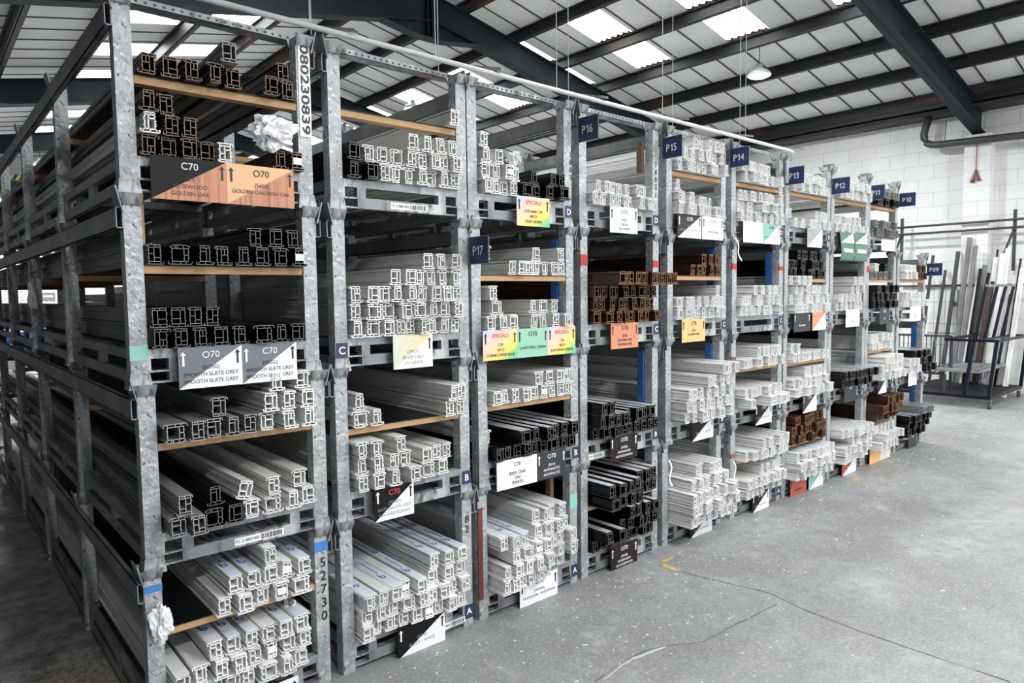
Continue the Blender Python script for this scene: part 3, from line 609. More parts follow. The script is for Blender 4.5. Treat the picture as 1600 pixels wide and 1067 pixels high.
cm('L_mint',(.24,.50,.41)); cm('L_gold',(.86,.50,.20)); cm('L_cream',(.80,.76,.64)); cm('L_grey',(.36,.37,.38)); cm('T_red',(.75,.07,.04)); cm('L_dgreen',(.05,.13,.09)); cm('T_grey',(.28,.28,.30)); 
def grad_mat(name,stops,ang=45):
    M=bpy.data.materials.new(name); M.use_nodes=True; nt=M.node_tree; n=nt.nodes; L=nt.links; b=n['Principled BSDF']; b.inputs['Roughness'].default_value=.4
    tc=n.new('ShaderNodeTexCoord'); mp=n.new('ShaderNodeMapping'); mp.inputs['Rotation'].default_value=(0,math.radians(ang),0); L.new(tc.outputs['Generated'],mp.inputs[0])
    sx=n.new('ShaderNodeSeparateXYZ'); L.new(mp.outputs[0],sx.inputs[0]); cr=n.new('ShaderNodeValToRGB'); e=cr.color_ramp.elements
    while len(e)<len(stops): e.new(.5)
    for i,(p,c) in enumerate(stops): e[i].position=p; e[i].color=(*c,1)
    mr=n.new('ShaderNodeMapRange'); mr.inputs[1].default_value=-.7; mr.inputs[2].default_value=.75; L.new(sx.outputs['X'],mr.inputs[0])
    L.new(mr.outputs[0],cr.inputs[0]); L.new(cr.outputs[0],b.inputs['Base Color']); return M
Mt['L_rainbow']=grad_mat('rainbow_print',[(0,(.35,.6,.8)),(.22,(.85,.55,.55)),(.45,(.95,.62,.35)),(.66,(.95,.70,.12)),(.82,(.25,.6,.2)),(1,(.05,.5,.5))],-45)
Mt['L_silver']=grad_mat('silver_print',[(0,(.35,.5,.62)),(.45,(.62,.72,.6)),(1,(.85,.66,.33))],0)
signs=[]
def stock_sign(b,l,u0,u1,c1,c2,lines,lab,tc='black',head='black',arrows=('black','black'),z0=-.008,z1=.137,tilt=0,headsz=.034,linsz=.0195,y=None):
    xl,xr=POS[b]; d=shift(b,l); xa=xl+d+u0*(xr-xl); xb=xl+d+u1*(xr-xl); W_=xb-xa; H_=z1-z0
    yy=YF-.038 if y is None else y
    o=empty('stock_label',((xa+xb)/2,yy,LEV[l]+z0)); tag(o,lab,'label','stock labels on the stillages')
    s=MB(); s.box(-W_/2,0,0,W_/2,.0015,H_); mats=[Mt[c1]]
    s.obj('board',mats,o)
    if c2:
        q=MB(); q.prism([(-W_/2,.0),(W_/2,0),(W_/2,H_)],'y',-.0008,.0004,0); q.obj('diagonal_panel',Mt[c2],o)
    q=MB(); mats=[Mt[{'black':'black','white':'white','red':'T_red','grey':'T_grey'}[head]],Mt[{'black':'black','white':'white','red':'T_red','grey':'T_grey'}[tc]]]
    add_text(q,lines[0],headsz,0,H_*.80,-.0012,0,False,W_*.5)
    if q.v: q.obj('heading',mats,o)
    q=MB()
    n=len(lines)-1
    for i,t in enumerate(lines[1:]): add_text(q,t,linsz,0,H_*(.50 if n>1 else .36)-i*H_*.17,-.0012,1,False,W_*.86)
    if q.v: q.obj('lettering',mats,o)
    for sx,a in zip((-1,1),arrows):
        if a is None: continue
        q=MB(); arrow(q,sx*(W_/2-.016),H_*.55,H_*.90,-.0008,0,.0075); q.obj('arrow',Mt[a if a in ('black','white') else 'black'],o)
    return o
S=stock_sign
S(1,'D',.09,.49,'L_black','L_oak',['C70','(20)','ROSEWOOD','GOLDEN OAK'],'black and rosewood printed label reading C70 on level D, nearest stack',head='white',arrows=(None,'black'))
S(1,'D',.49,.89,'L_lightoak','L_oak',['O70','(5450)','GOLDEN OAK/IRISH OAK'],'orange oak label reading O70 on level D, nearest stack',head='black')
S(1,'C',.18,.53,'L_slate','L_white',['O70','(SGSG)','SMOOTH SLATE GREY','SMOOTH SLATE GREY'],'grey and white O70 smooth slate grey label, nearest stack',head='white',arrows=('white','black'))
S(1,'C',.53,.865,'L_slate','L_white',['C70','(SGSG)','SMOOTH SLATE GREY','SMOOTH SLATE GREY'],'grey and white C70 smooth slate grey label, nearest stack',head='white',arrows=('white','black'))
S(1,'A',.40,.76,'L_white',None,['O70','WHITEGRAIN'],'white O70 label at the bottom of the nearest stack',arrows=(None,'black'),y=YF-.085,z1=.128)
S(2,'C',.35,.67,'L_silver','L_white',['O70','(2PRIX)','SILVER GREY','ON WHITE'],'silver grey on white label below the big white stack',tc='grey',head='white',arrows=('white','black'))
S(2,'B',.19,.50,'L_black','L_white',['C70','(7016X)','ANTHRACITE GREY','ON WHITEGRAIN'],'black and white C70 anthracite label with red heading',head='red',tc='grey',arrows=('white','black'))
S(2,'A',.34,.74,'L_black','L_white',['','G0MG','BLACK - WHITE'],'black and white label reading BLACK - WHITE near the floor',tc='grey',arrows=('white','black'))
S(3,'D',.38,.73,'L_rainbow',None,['SPECIALS','O70 AND C70','80CO','SAGE GREEN'],'rainbow SPECIALS label on level D of the third stack',head='red',headsz=.026)
S(3,'C',.01,.35,'L_rainbow',None,['SPECIALS','C70','10CO','CORNFLOWER BLUE'],'left rainbow SPECIALS label beside the green one',head='red',headsz=.026)
S(3,'C',.35,.68,'L_green',None,['O70','','CHARTWELL GREEN'],'green label reading CHARTWELL GREEN in the third stack')
S(3,'C',.68,1.0,'L_rainbow',None,['SPECIALS','C70','10CO','EUROPEAN GREEN'],'right rainbow SPECIALS label beside the green one',head='red',headsz=.026)
S(3,'B',.08,.50,'L_white',None,['C70','IRISH OAK','ON','WHITE'],'handwritten white card reading C70 IRISH OAK on WHITE',arrows=(None,None),headsz=.026,linsz=.024)
S(3,'B',.50,.83,'L_anth',None,['O70','(8016)','ANTHRACITE','ANTHRACITE'],'dark grey O70 anthracite label in the third stack',tc='white',head='white',arrows=('white','white'))
S(3,'A',.32,.74,'L_white',None,['O70','(WHWH)','WHITEGRAIN - WHITEGRAIN'],'white O70 whitegrain label at the foot of the third stack',tc='grey')
S(4,'D',.28,.66,'L_pale',None,['O70','(WH)','CREAM','ON WHITE'],'pale green label on level D right of sign P16',tc='grey',head='grey')
S(4,'C',.28,.66,'L_orange',None,['O70','(GO)','GOLDEN OAK','ON IRISH OAK'],'orange red label under the brown profiles',)
S(4,'B',.28,.66,'L_rose',None,['O70','(ROSE)','ROSEWOOD','ON ROSEWOOD'],'dark rosewood label on level B of the fourth stack',tc='white',head='white',arrows=('white','white'))
S(4,'A',.28,.66,'L_rose',None,['O70','(ROSE)','ROSEWOOD','ON ROSEWOOD'],'dark rosewood label near the floor in the fourth stack',tc='white',head='white',arrows=('white','white'))
S(5,'D',.06,.48,'L_anth','L_white',['O70','(8016)','ANTHRACITE ON WHITE'],'left label of two under sign P15, black and white',head='white',tc='grey',arrows=('white','black'))
S(5,'D',.50,.90,'L_white',None,['O70','','WHITEGRAIN'],'right label of two under sign P15, all white',tc='grey',head='grey')
S(5,'C',.12,.54,'L_gold',None,['C70','(GO)','GOLDEN OAK'],'yellow orange label in the fifth stack')
S(5,'B',.34,.74,'L_black','L_white',['O70','','BLACK ON WHITE'],'black and white label on level B of the fifth stack',head='white',tc='grey',arrows=(None,'black'))
S(5,'A',.36,.78,'L_black','L_white',['O70','','BLACK ON WHITE'],'black and white label at the foot of the fifth stack',head='white',tc='grey',arrows=(None,'black'))
S(6,'D',.10,.50,'L_white',None,['','',''],'plain white card with faint print under sign P14',arrows=(None,None))
S(6,'D',.50,.88,'L_mint','L_white',['O70','','CHARTWELL ON WHITE'],'green and white label under sign P14',tc='grey',arrows=(None,'black'))
S(6,'B',.36,.72,'L_black','L_white',['O70','','BLACK ON WHITE'],'black and white label on level B of the sixth stack',head='white',tc='grey',arrows=('white','black'))
S(6,'A',.32,.68,'L_black','L_white',['O70','','BLACK ON WHITE'],'black and white label at the foot of the sixth stack',head='white',tc='grey',arrows=('white','black'))
S(7,'D',.36,.72,'L_grey','L_white',['','',''],'grey and white label under sign P13',arrows=(None,None))
S(7,'C',.08,.46,'L_anth',None,['','','BLACK ASH'],'dark grey label left of a red one, seventh stack',tc='white',arrows=('white','white'))
S(7,'C',.52,.86,'L_orange','L_white',['','',''],'red and white label in the seventh stack',arrows=(None,'black'))
S(7,'B',.32,.66,'L_anth','L_white',['O70','',''],'dark and white label on level B, seventh stack',head='white',arrows=('white',None))
S(7,'A',.06,.44,'L_red',None,['','','ROSEWOOD'],'brick red label at the foot of the seventh stack')
S(7,'A',.50,.86,'L_mint','L_white',['','',''],'green and white label at the foot of the seventh stack',arrows=(None,'black'))
S(8,'C',.30,.70,'L_white',None,['','','WHITE'],'white label in the eighth stack',tc='grey',arrows=(None,None))
S(8,'B',.32,.68,'L_anth',None,['O70','',''],'dark label under black profiles, eighth stack',head='white',arrows=(None,None))
S(8,'A',.28,.70,'L_red','L_white',['','',''],'brick red and white label at the foot of the eighth stack',arrows=(None,None))
S(9,'D',.30,.80,'L_white',None,['','',''],'white card on level D of the ninth stack',arrows=(None,None),z0=.01,z1=.11)
S(9,'C',.30,.66,'L_anth',None,['C70','','ASH'],'dark grey label on level C of the ninth stack',head='white',tc='white',arrows=(None,None))
S(9,'B',.30,.62,'L_black','L_white',['','',''],'black and white label on level B of the ninth stack',arrows=(None,None))
S(9,'A',.06,.46,'L_gold',None,['','',''],'orange label at the foot of the ninth stack')
S(9,'A',.46,.82,'L_cream',None,['','',''],'cream label at the foot of the ninth stack',arrows=(None,'black'))
S(10,'C',.30,.72,'L_white',None,['','','WHITE'],'white label on the top level of the last stack',tc='grey',arrows=(None,None))
S(10,'B',.30,.62,'L_white',None,['','',''],'white label on level B of the last stack',arrows=(None,None))
S(10,'A',.36,.68,'L_anth',None,['C70','',''],'dark label at the foot of the last stack',head='white',tc='white',arrows=(None,None))
# green printed sacks hanging from level D of the eighth stack
for i,(u0,u1) in enumerate(((.10,.48),(.50,.88))):
    xl,xr=POS[8]; xa,xb=xl+u0*(xr-xl),xl+u1*(xr-xl); z=LEV['D']
    o=empty('hanging_label_card',((xa+xb)/2,YF-.03,z)); tag(o,'%s green and white printed card hanging from level D, eighth stack'%('left','right')[i],'label')
    w_=(xb-xa)/2
    q=MB()
    pr=[(0,.15),(-.012,.05),(-.020,-.03),(-.012,-.085),(.0,-.10)]
    for (ya,za),(yb,zb) in zip(pr,pr[1:]):
        q.hexa([(-w_,yb,zb),(w_,yb,zb),(w_,yb+.002,zb),(-w_,yb+.002,zb),(-w_,ya,za),(w_,ya,za),(w_,ya+.002,za),(-w_,ya+.002,za)])
    q.obj('card',cm('L_cardgreen',(.09,.20,.14)),o); q=MB(); q.face([(-w_,-.0135,.05),(w_,-.0135,.05),(w_,-.0025,.142)]); q.face([(-w_*.7,-.0225,-.03),(w_*.7,-.0225,-.03),(w_*.7,-.019,.0),(-w_*.7,-.019,.0)],0); q.obj('printed_panel',[Mt['L_white'],Mt['L_dgreen']],o)

# bay number signs, at right angles to the stack fronts
def bay_sign(txt,X,z0,lab):
    o=empty('bay_sign',(X,YF-.003,z0)); tag(o,lab,'sign','navy bay number signs')
    q=MB(); q.box(-.0015,-.145,0,.0015,0,.128); q.obj('board',Mt['navy'],o)
    q=MB(); e=.002
    for y0,z_0,y1,z_1 in ((-.145,0,0,e),(-.145,.128-e,0,.128),(-.145,0,-.145+e,.128),(-e,0,0,.128)): q.box(-.0022,y0,z_0,.0022,y1,z_1)
    q.obj('border',Mt['T_lg'] if 'T_lg' in Mt else Mt['white'],o)
    q=MB(); gl=[]; adv=0
    for ch in txt:
        if ch=='1':
            g=MB(); H1=.042; g.prism([(.010,-H1/2),(.0155,-H1/2),(.0155,H1/2),(.012,H1/2),(.002,H1/2-.010),(.002,H1/2-.015),(.010,H1/2-.009)],'z',-.0004,.0004); me=g.mesh('one',Mt['white']); w_=.020
        else:
            me=text_mesh(ch,.058); xs=[v.co.x for v in me.vertices]; mn=min(xs); w_=max(xs)-mn+.004
            ys=[v.co.y for v in me.vertices]; cy_=(max(ys)+min(ys))/2; k_=.042/(max(ys)-min(ys))
            for v in me.vertices: v.co.x=(v.co.x-mn)*.9; v.co.y=(v.co.y-cy_)*k_
            w_=w_*.9
        gl.append((me,adv)); adv+=w_+.003
    for me,a in gl: q.add(me,fn=lambda c,a=a:(-.0028-c.z,-.072-(c.x+a-adv/2),.062+c.y))
    q.obj('lettering',Mt['white'],o)
for txt,X,z in (('P17',2.0,1.738),('P16',2.745,2.398),('P15',3.478,2.395),('P14',4.222,2.425),('P13',4.98,2.38),('P12',5.75,2.378),('P11',6.45,2.382),('P10',7.17,2.378),('P09',7.95,1.732)):
    bay_sign(txt,X,z,'navy blue sign with white %s sticking out from the rack posts'%txt)
# small level letter plates on the right-hand posts
tags=[(2,'A','R'),(2,'B','R'),(2,'C','L'),(3,'D','R'),(3,'C','R'),(3,'B','R'),(3,'A','R'),(4,'D','R'),(4,'C','R'),(4,'B','R'),(5,'D','R'),(5,'C','R'),(5,'B','R'),(5,'A','R'),(6,'D','R'),(6,'C','R'),(6,'B','R'),(6,'A','R'),(7,'D','R'),(7,'C','R'),(8,'B','R'),(9,'B','R')]
for b,l,s in tags:
    x=POS[b][s=='R']+shift(b,l)+(.004 if s=='R' else .0); z=LEV[l]+(.085 if l!='A' else .07)
    o=empty('level_plate',(x,YF-.003,z)); tag(o,'small blue plate with white letter %s, %s post of the %s'%(l,'right' if s=='R' else 'left',STK[b].split(',')[0]),'sign','blue level letter plates')
    q=MB(); q.box(-.024,0,-.033,.026,.0016,.033); q.obj('plate',Mt['navy'],o)
    q=MB(); add_text(q,l,.044,0,0,-.001,0,True); q.obj('lettering',Mt['white'],o)
# numbers on posts
def post_text(txt,x,z,size,lab,name,bgm=None,w=.05,h=.4,vertical=False,mt='black'):
    o=empty(name,(x,YF-.0022,z)); tag(o,lab,'number marking')
    if bgm: q=MB(); q.box(-w/2,-.0003,-h/2,w/2,.001,h/2); q.obj('sticker',Mt[bgm],o)
    q=MB()
    if vertical: # letters upright, one above the other
        n=len(txt)
        for i,ch in enumerate(txt): add_text(q,ch,size,0,(n/2-.5-i)*size*1.0,-.0012)
    else:        # line of text turned to run down the post
        me=text_mesh(txt,size,True); L_=max(v.co.x for v in me.vertices)-min(v.co.x for v in me.vertices); k=h*.95/L_
        q.add(me,fn=lambda c:(c.y,-.0012-c.z,-c.x*k))
    q.obj('digits',Mt[mt],o)
post_text('080230839',POS[1][1]-.008,2.40,.046,'white sticker with black number running down the right post, nearest stack','number_sticker','white',.048,.36)
post_text('52730',POS[1][1]+.006,.40,.056,'handwritten number 52730 down the right post, nearest stack','handwritten_number',vertical=True)
post_text('28021',POS[4][1]+.002,2.27,.044,'black digits down the post below sign P15','painted_number',vertical=True)
post_text('3803',POS[3][1]-.002,2.27,.040,'faint black digits on the post left of sign P16','painted_number',vertical=True)
post_text('82',POS[2][1],.50,.05,'black scrawl on the right post of the second stack near the floor','painted_number',vertical=True)
# barcode stickers
for b,l,u,lab in ((1,'B',.60,'barcode sticker on the level B rail of the nearest stack'),(2,'D',.55,'barcode sticker on the level D rail of the second stack'),(2,'A',.83,'barcode sticker on the floor level rail of the second stack'),(4,'B',.12,'barcode sticker on the level B rail of the fourth stack')):
    xl,xr=POS[b]; x=xl+shift(b,l)+u*(xr-xl); o=empty('barcode_sticker',(x,YF-.0012,LEV[l]+.04)); tag(o,lab,'sticker','barcode stickers on the rails')
    q=MB(); q.box(-.10,-.0003,-.014,.09,.001,.014); q.obj('sticker',Mt['paper'],o); q=MB(); rr=random.Random(b)
    x=-.0
    while x<.08:
        w_=rr.choice((.0015,.003,.004)); q.box(x,-.0008,-.010,x+w_,-.0002,.010); x+=w_+rr.choice((.0015,.003))
    q.obj('bars',Mt['black'],o)
    q=MB(); add_text(q,'TC 2 0801402',.016,-.052,0,-.001); q.obj('digits',Mt['black'],o)

# crumpled plastic film
def film_blob(loc,s,lab,sq=(1,1,1)):
    import bmesh
    bm=bmesh.new(); bmesh.ops.create_icosphere(bm,subdivisions=4,radius=1); rr=random.Random(int(loc[0]*1000))
    from mathutils import noise
    off=Vector((rr.random()*9,rr.random()*9,0))
    for v in bm.verts:
        n=noise.noise(v.co*1.5+off)*.75-abs(noise.noise(v.co*3+off))*.75-abs(noise.noise(v.co*7+off))*.4+.3
        v.co*= (1+n)
        v.co=Vector((v.co.x*sq[0],v.co.y*sq[1],v.co.z*sq[2]))*s
    me=bpy.data.meshes.new('plastic_wrap'); bm.to_mesh(me); bm.free(); me.materials.append(Mt['plastic'])
    for p in me.polygons: p.use_smooth=False
    o=put('plastic_wrap',me,None,loc); tag(o,lab,'plastic wrap'); return o
film_blob((1.055,2.56,2.215),.052,'crumpled white plastic wrap stuffed by the right post, level D nearest stack',(1.3,.8,1))
film_blob((2.42,2.75,2.30),.035,'small ball of white plastic wrap on top of the third stack')
film_blob((.602,2.565,.47),.028,'torn white wrap around the left post near the floor, nearest stack',(1,.7,2.2))
film_blob((.55,4.9,1.62),.035,'torn film hanging on a side post of the nearest stack',(.5,1,2))
film_blob((1.10,2.66,.315),.025,'scrap of clear wrap hanging below the shelf, level A nearest stack',(1,1,2))

for i,(p0,lab) in enumerate((((4.262,2.575,1.96),'strip of white tape dangling between the fifth and sixth stacks'),((4.262,2.57,.42),'white tape hanging on the left post, level A sixth stack'),((3.520,2.57,.55),'pale tape peeling off the left post, level A fifth stack'))):
    q=MB(); P=[Vector(p0)+Vector((.02*math.sin(k*.9)+.006*k*(i==0),-.004*k,-.022*k)) for k in range(8)]
    for a,b_ in zip(P,P[1:]): q.beam(a,b_,.012,.0015,up=(0,1,0))
    tag(q.obj('tape_strip',Mt['paper']),lab,'tape')
# loose, tilted profiles
loose('frame','g',(.90,2.53,2.424),(0,0,-2.6),'greenish profile lying askew over the brown row, level D nearest stack')
loose('frame','c',(.892,2.54,.855),(0,14,1.5),'cream profile lying askew on the deck, level B nearest stack')

# ---------------------------------------------------------------- overhead conduit, tray and wires
t=empty('overhead_conduit',(0,2.5,2.61)); tag(t,'white conduit pipe running above the tops of all stacks','pipe')
q=MB(); q.tube([(-.7,0,0),(4.84,0,-.005),(4.90,.0,-.012),(4.93,.03,-.03),(4.935,.06,-.06),(4.935,.06,-.22)],.011,10); q.obj('pipe',Mt['pipe'],t)
t=empty('cable_tray',(0,2.72,2.607)); tag(t,'perforated galvanised cable tray along the stack tops','cable tray')
q=MB(); q.box(-.7,-.03,0,4.9,-.028,.024); q.box(-.7,-.03,0,4.9,.03,.002); q.box(-.7,.028,0,4.9,.03,.024); q.obj('tray',Mt['galv'],t)
q=MB(); x=-.2
while x<4.85: q.box(x,-.0306,.008,x+.010,-.0298,.016); x+=.03
q.obj('slot_row',Mt['black'],t)
wx=[(1.19,2.5),(1.30,2.72),(1.76,2.5),(1.93,2.72),(2.49,2.5),(2.80,2.72),(3.35,2.5),(3.75,2.72),(4.25,2.5),(4.55,2.72)]
for i,(x,y) in enumerate(wx):
    q=MB(); q.tube([(x,y,2.62),(x,y,roofz(x)-.0)],.0022,6); tag(q.obj('suspension_wire',Mt['pipe']),'thin wire, %s from the left, holding the %s'%(ORD[i+1],'white conduit' if y<2.6 else 'cable tray'),'wire','thin suspension wires from the roof')
for i,x in enumerate((1.27,2.01,2.74,3.47,4.2,4.9)):
    q=MB(); q.beam((x-.02,2.64,2.66),(x+.10,2.47,2.625),.03,.006); tag(q.obj('conduit_bracket',Mt['galv']),'bent bracket, %s from the left, tying the conduit to the stack tops'%ORD[i+1],'bracket','bent conduit brackets')

# spare timber upright on far side etc.
for i,(x,y,z0,z1,lab,mt) in enumerate(((.625,2.70,1.70,1.96,'short timber post behind the left post, level C nearest stack','wood'),(.625,2.72,1.02,1.27,'dark stained timber post behind the left post, level B nearest stack','wood2'),(3.375,2.68,2.32,2.50,'dark timber upright beside sign P15','wood2'),(2.63,2.72,.40,.60,'timber upright inside level A of the third stack','wood2'))):
    q=MB(); q.box(x-.012,y-.02,z0,x+.012,y+.02,z1); tag(q.obj('timber_upright',Mt[mt]),lab,'timber')

# ---------------------------------------------------------------- floor details
def strip(pts,w,name,mt,z=.0012,label=None,cat=None,kind=None,seed=1):
    rr=random.Random(seed); P=[]
    for (a,b) in zip(pts,pts[1:]):
        a=Vector(a); b=Vector(b); n=max(2,int((b-a).length/.06))
        for k in range(n):
            p=a.lerp(b,k/n); P.append((p.x+rr.gauss(0,w*.8),p.y+rr.gauss(0,w*.8)))
    P.append(tuple(pts[-1])); q=MB()
    for a,b in zip(P,P[1:]):
        d=(Vector(b)-Vector(a)); 
        if d.length<1e-5: continue
        n=Vector((-d.y,d.x)).normalized()*w*rr.uniform(.3,1)
        q.face([(a[0]-n.x,a[1]-n.y,z),(b[0]-n.x,b[1]-n.y,z),(b[0]+n.x,b[1]+n.y,z),(a[0]+n.x,a[1]+n.y,z)])
    o=q.obj(name,mt); 
    if label: tag(o,label,cat)
    if kind: o['kind']=kind
    return o
def fz(px,py):
    d=F*FPX+R2*(px-800)-U2*(py-533.5); k=-HC/d.z; return (d.x*k,d.y*k)
Mt['crack']=mat('floor_crack',(.05,.05,.048),.9); Mt['pale']=mat('filler_dust',(.55,.55,.53),.9)
strip([fz(*p) for p in ((1040,886),(1110,905),(1200,926),(1250,950),(1340,985),(1470,1030),(1580,1066))],.0028,'trim_90',Mt['crack'],kind='structure')
strip([fz(*p) for p in ((930,1066),(972,1034),(1010,1016),(1048,1008),(1098,1003),(1150,975),(1215,944))],.002,'trim_91',Mt['crack'],kind='structure',seed=3)
strip([fz(*p) for p in ((945,1062),(985,1030),(1040,1010))],.007,'trim_92',Mt['pale'],z=.0008,kind='structure',seed=4)
Y_=Mt['yellow']
def paint(polys,lab):
    q=MB()
    for pl in polys: q.face([(*fz(*p),.0015) for p in pl][::-1])
    tag(q.obj('floor_marking',Y_),lab,'floor marking')
paint([[(1026,880),(1040,873),(1056,871),(1036,880)],[(1030,879),(1040,881),(1066,891),(1058,894),(1036,886)]],'worn yellow arrow painted on the floor by the fourth stack')
paint([[(1330,748),(1344,746),(1346,750),(1334,753)]],'short yellow paint tick on the floor by the eighth stack')
# swept scraps
q=MB(); rr=random.Random(5)
for i in range(1100):
    X=rr.uniform(1.2,10.8); Y=2.52-abs(rr.gauss(0,.42)) if rr.random()<.8 else rr.uniform(.8,2.5); a=rr.uniform(0,3.14); L_=rr.uniform(.001,.006)*(3 if rr.random()<.05 else 1); w_=rr.uniform(.0008,.003); c_,s_=math.cos(a),math.sin(a)
    if Y<.4: continue
    pts=[(-L_,-w_),(L_,-w_*.6),(L_*.8,w_),(-L_*.7,w_)]
    q.prism([(X+px*c_-py*s_,Y+px*s_+py*c_) for px,py in pts],'z',.0005,.003)
tag(q.obj('plastic_scraps',Mt['paper']),'scattered white plastic scraps and swarf on the aisle floor','scraps',None,'stuff')

# ---------------------------------------------------------------- right wall: pipes, rack, leaning profiles
q=MB(); q.tube([(12.35,4.05,4.36),(12.33,4.10,4.15),(12.32,4.12,4.05),(12.31,4.11,3.97),(12.3,4.07,3.90),(12.3,4.0,3.86),(12.3,3.9,3.845),(12.3,3.5,3.83),(12.3,2.0,3.76)],.055,14); tag(q.obj('wall_duct',Mt['duct']),'dark grey pipe curving down and along the top of the block wall','pipe')
q=MB(); q.tube([(12.3,3.82,3.84),(12.3,3.80,4.2)],.006,6); tag(q.obj('pipe_hanger',Mt['wire']),'thin rod holding the dark grey pipe','hanger')
t=empty('pull_cord',(12.36,3.40,3.38)); tag(t,'red cord with a rusty chain bunch on the white pilaster','cord')
q=MB(); q.tube([(0,0,.0),(0,0,.40)],.006,6); q.obj('cord',Mt['redp'],t)
q=MB(); q.tube([(0,0,.02),(0,.03,-.1),(0,.045,-.17)],[.012,.02,.035],8); q.tube([(0,0,.02),(0,-.03,-.1),(0,-.045,-.15)],[.012,.018,.03],8); q.obj('chain_bunch',Mt['rust'],t)
t=empty('wall_rack',(12.2,3.5,0)); tag(t,'grey tubular rack fixed to the white wall, two long horizontal pipes','rack')
q=MB(); q.tube([(.12,1.02,2.60),(.12,-1.3,2.60)],.018,8); q.obj('pipe',Mt['duct'],t)
q=MB(); q.tube([(.12,1.02,2.485),(.12,-1.3,2.485)],.018,8); q.obj('pipe',Mt['duct'],t)
for y in (.92,-.62):
    q=MB(); q.box(.14,y-.02,1.85,.18,y+.02,2.75); q.obj('upright',Mt['duct'],t); q=MB(); q.beam((.14,y,2.48),(.14,y+.12,2.1),.02,.03); q.box(.10,y-.02,2.45,.16,y+.02,2.47); q.obj('bracket',Mt['wire'],t)
q=MB(); q.box(.16,-1.3,1.63,.19,.95,1.66); q.obj('lower_bar',Mt['wire'],t)
q=MB()
for i in range(9): q.tube([(-.02-.0,.44-i*.05,.9),(.12,.44-i*.05,.9)],.006,6)
q.obj('peg_row',Mt['wire'],t)
lean=[(1457,399,12.25,.035,'duct'),(1476,422,12.25,.03,'duct'),(1496,393,12.3,.05,'duct'),(1514,371,12.3,.06,'g'),(1523,384,12.2,.06,'g'),(1531,420,12.1,.04,'k'),(1538,414,12.3,.055,'g'),(1546,446,12.1,.06,'b'),(1527,440,12.15,.05,'w'),(1556,402,12.3,.06,'w'),(1567,396,12.25,.07,'w'),(1575,388,12.3,.07,'w'),(1558,390,12.33,.02,'k'),(1594,404,12.3,.02,'k'),(1597,420,12.2,.06,'w'),(1586,430,12.3,.05,'w'),(1578,460,12.15,.03,'k'),(1550,440,12.22,.045,'k')]
from itertools import count
def onX(px,py,X):
    d=F*FPX+R2*(px-800)-U2*(py-533.5); k=X/d.x; return (X,d.y*k,HC+d.z*k)
nm={'duct':'dark grey','g':'grey','k':'black','b':'brown','w':'white'}; cnt={}
lean.sort(key=lambda a:a[0])
for px,py,X,w_,mt in lean:
    x,y,z=onX(px,py,X); cnt[mt]=cnt.get(mt,0)+1
    q=MB(); q.beam((X+.04,y,z),(X-.28,y+.10,.004),w_,.045,0,up=(1,0,0))
    # groove lines that make the long profile look chambered
    q.beam((X+.04-.024,y+w_*.2,z),(X-.28-.024,y+.10+w_*.2,.006),.006,.01,0,up=(1,0,0)); q.beam((X+.016,y-w_*.25,z),(X-.304,y+.10-w_*.25,.006),.006,.01,0,up=(1,0,0))
    tag(q.obj('leaning_profile',Mt[mt]),'long %s profile leaning on the wall rack, %s of its colour from the left'%(nm[mt],ORD[cnt[mt]]),'window profile','long profiles leaning on the wall rack')
t=empty('wall_board',(12.42,3.98,0)); tag(t,'white gridded board standing against the wall right of sign P09','board')
q=MB(); q.box(0,-.36,.02,.03,.42,1.72); q.obj('panel',Mt['w'],t)
q=MB()
for i in range(1,5): q.box(-.002,-.36,.02+i*.34,0,.42,.026+i*.34)
for i in range(1,5): q.box(-.002,-.36+i*.156,.02,0,-.354+i*.156,1.72)
q.obj('joint_lines',Mt['T_grey'],t)
t=empty('hook_tool',(12.3,3.62,1.35)); tag(t,'small rusty red hanging tool by the leaning profiles','tool')
q=MB(); lathe(q,[(.001,.04),(.03,.03),(.04,0),(.03,-.03),(.001,-.04)],14); q.obj('bob',Mt['rust'],t); q=MB(); q.tube([(0,0,.03),(0,.02,.12),(0,.04,.2)],.01,6); q.obj('handle',Mt['wire'],t)

# ---------------------------------------------------------------- trolley
t=empty('profile_trolley',(10.65,2.70,0)); tag(t,'dark navy steel trolley with tall uprights in front of the white wall','trolley')
def fm(mb,x0,y0,x1,y1,z,w=.04):
    mb.beam((x0,y0,z),(x1,y0,z),w,w); mb.beam((x0,y1,z),(x1,y1,z),w,w); mb.beam((x0,y0,z),(x0,y1,z),w,w); mb.beam((x1,y0,z),(x1,y1,z),w,w)
q=MB(); fm(q,0,0,1.55,1.1,.15); q.beam((.5,0,.15),(.5,1.1,.15),.03,.03); q.beam((1.0,0,.15),(1.0,1.1,.15),.03,.03); q.obj('base_frame',Mt['cart'],t)
q=MB()
for i in range(22): q.beam((0,.05*i+.02,.165),(1.55,.05*i+.02,.165),.006,.006)
for i in range(30): q.beam((.052*i+.02,0,.172),(.052*i+.02,1.1,.172),.006,.006)
q.obj('mesh_deck',Mt['wire'],t)
q=MB(); fm(q,.1,-.05,1.6,.55,.90,.035); q.beam((.1,.15,.90),(1.6,.15,.90),.03,.03); q.obj('middle_frame',Mt['cart'],t)
q=MB(); fm(q,.05,.15,1.58,.75,.48,.03)
q.box(.05,.2,.485,1.58,.7,.49); q.obj('lower_shelf',Mt['galvd'],t)
for (a,b) in (((0,0,.15),(.1,-.05,.9)),((0,.28,.15),(.12,.20,1.0)),((1.55,0,.15),(1.6,-.05,.9)),((0,1.1,.15),(.05,1.05,.62))):
    q=MB(); q.beam(a,b,.04,.04); q.obj('post',Mt['cart'],t)
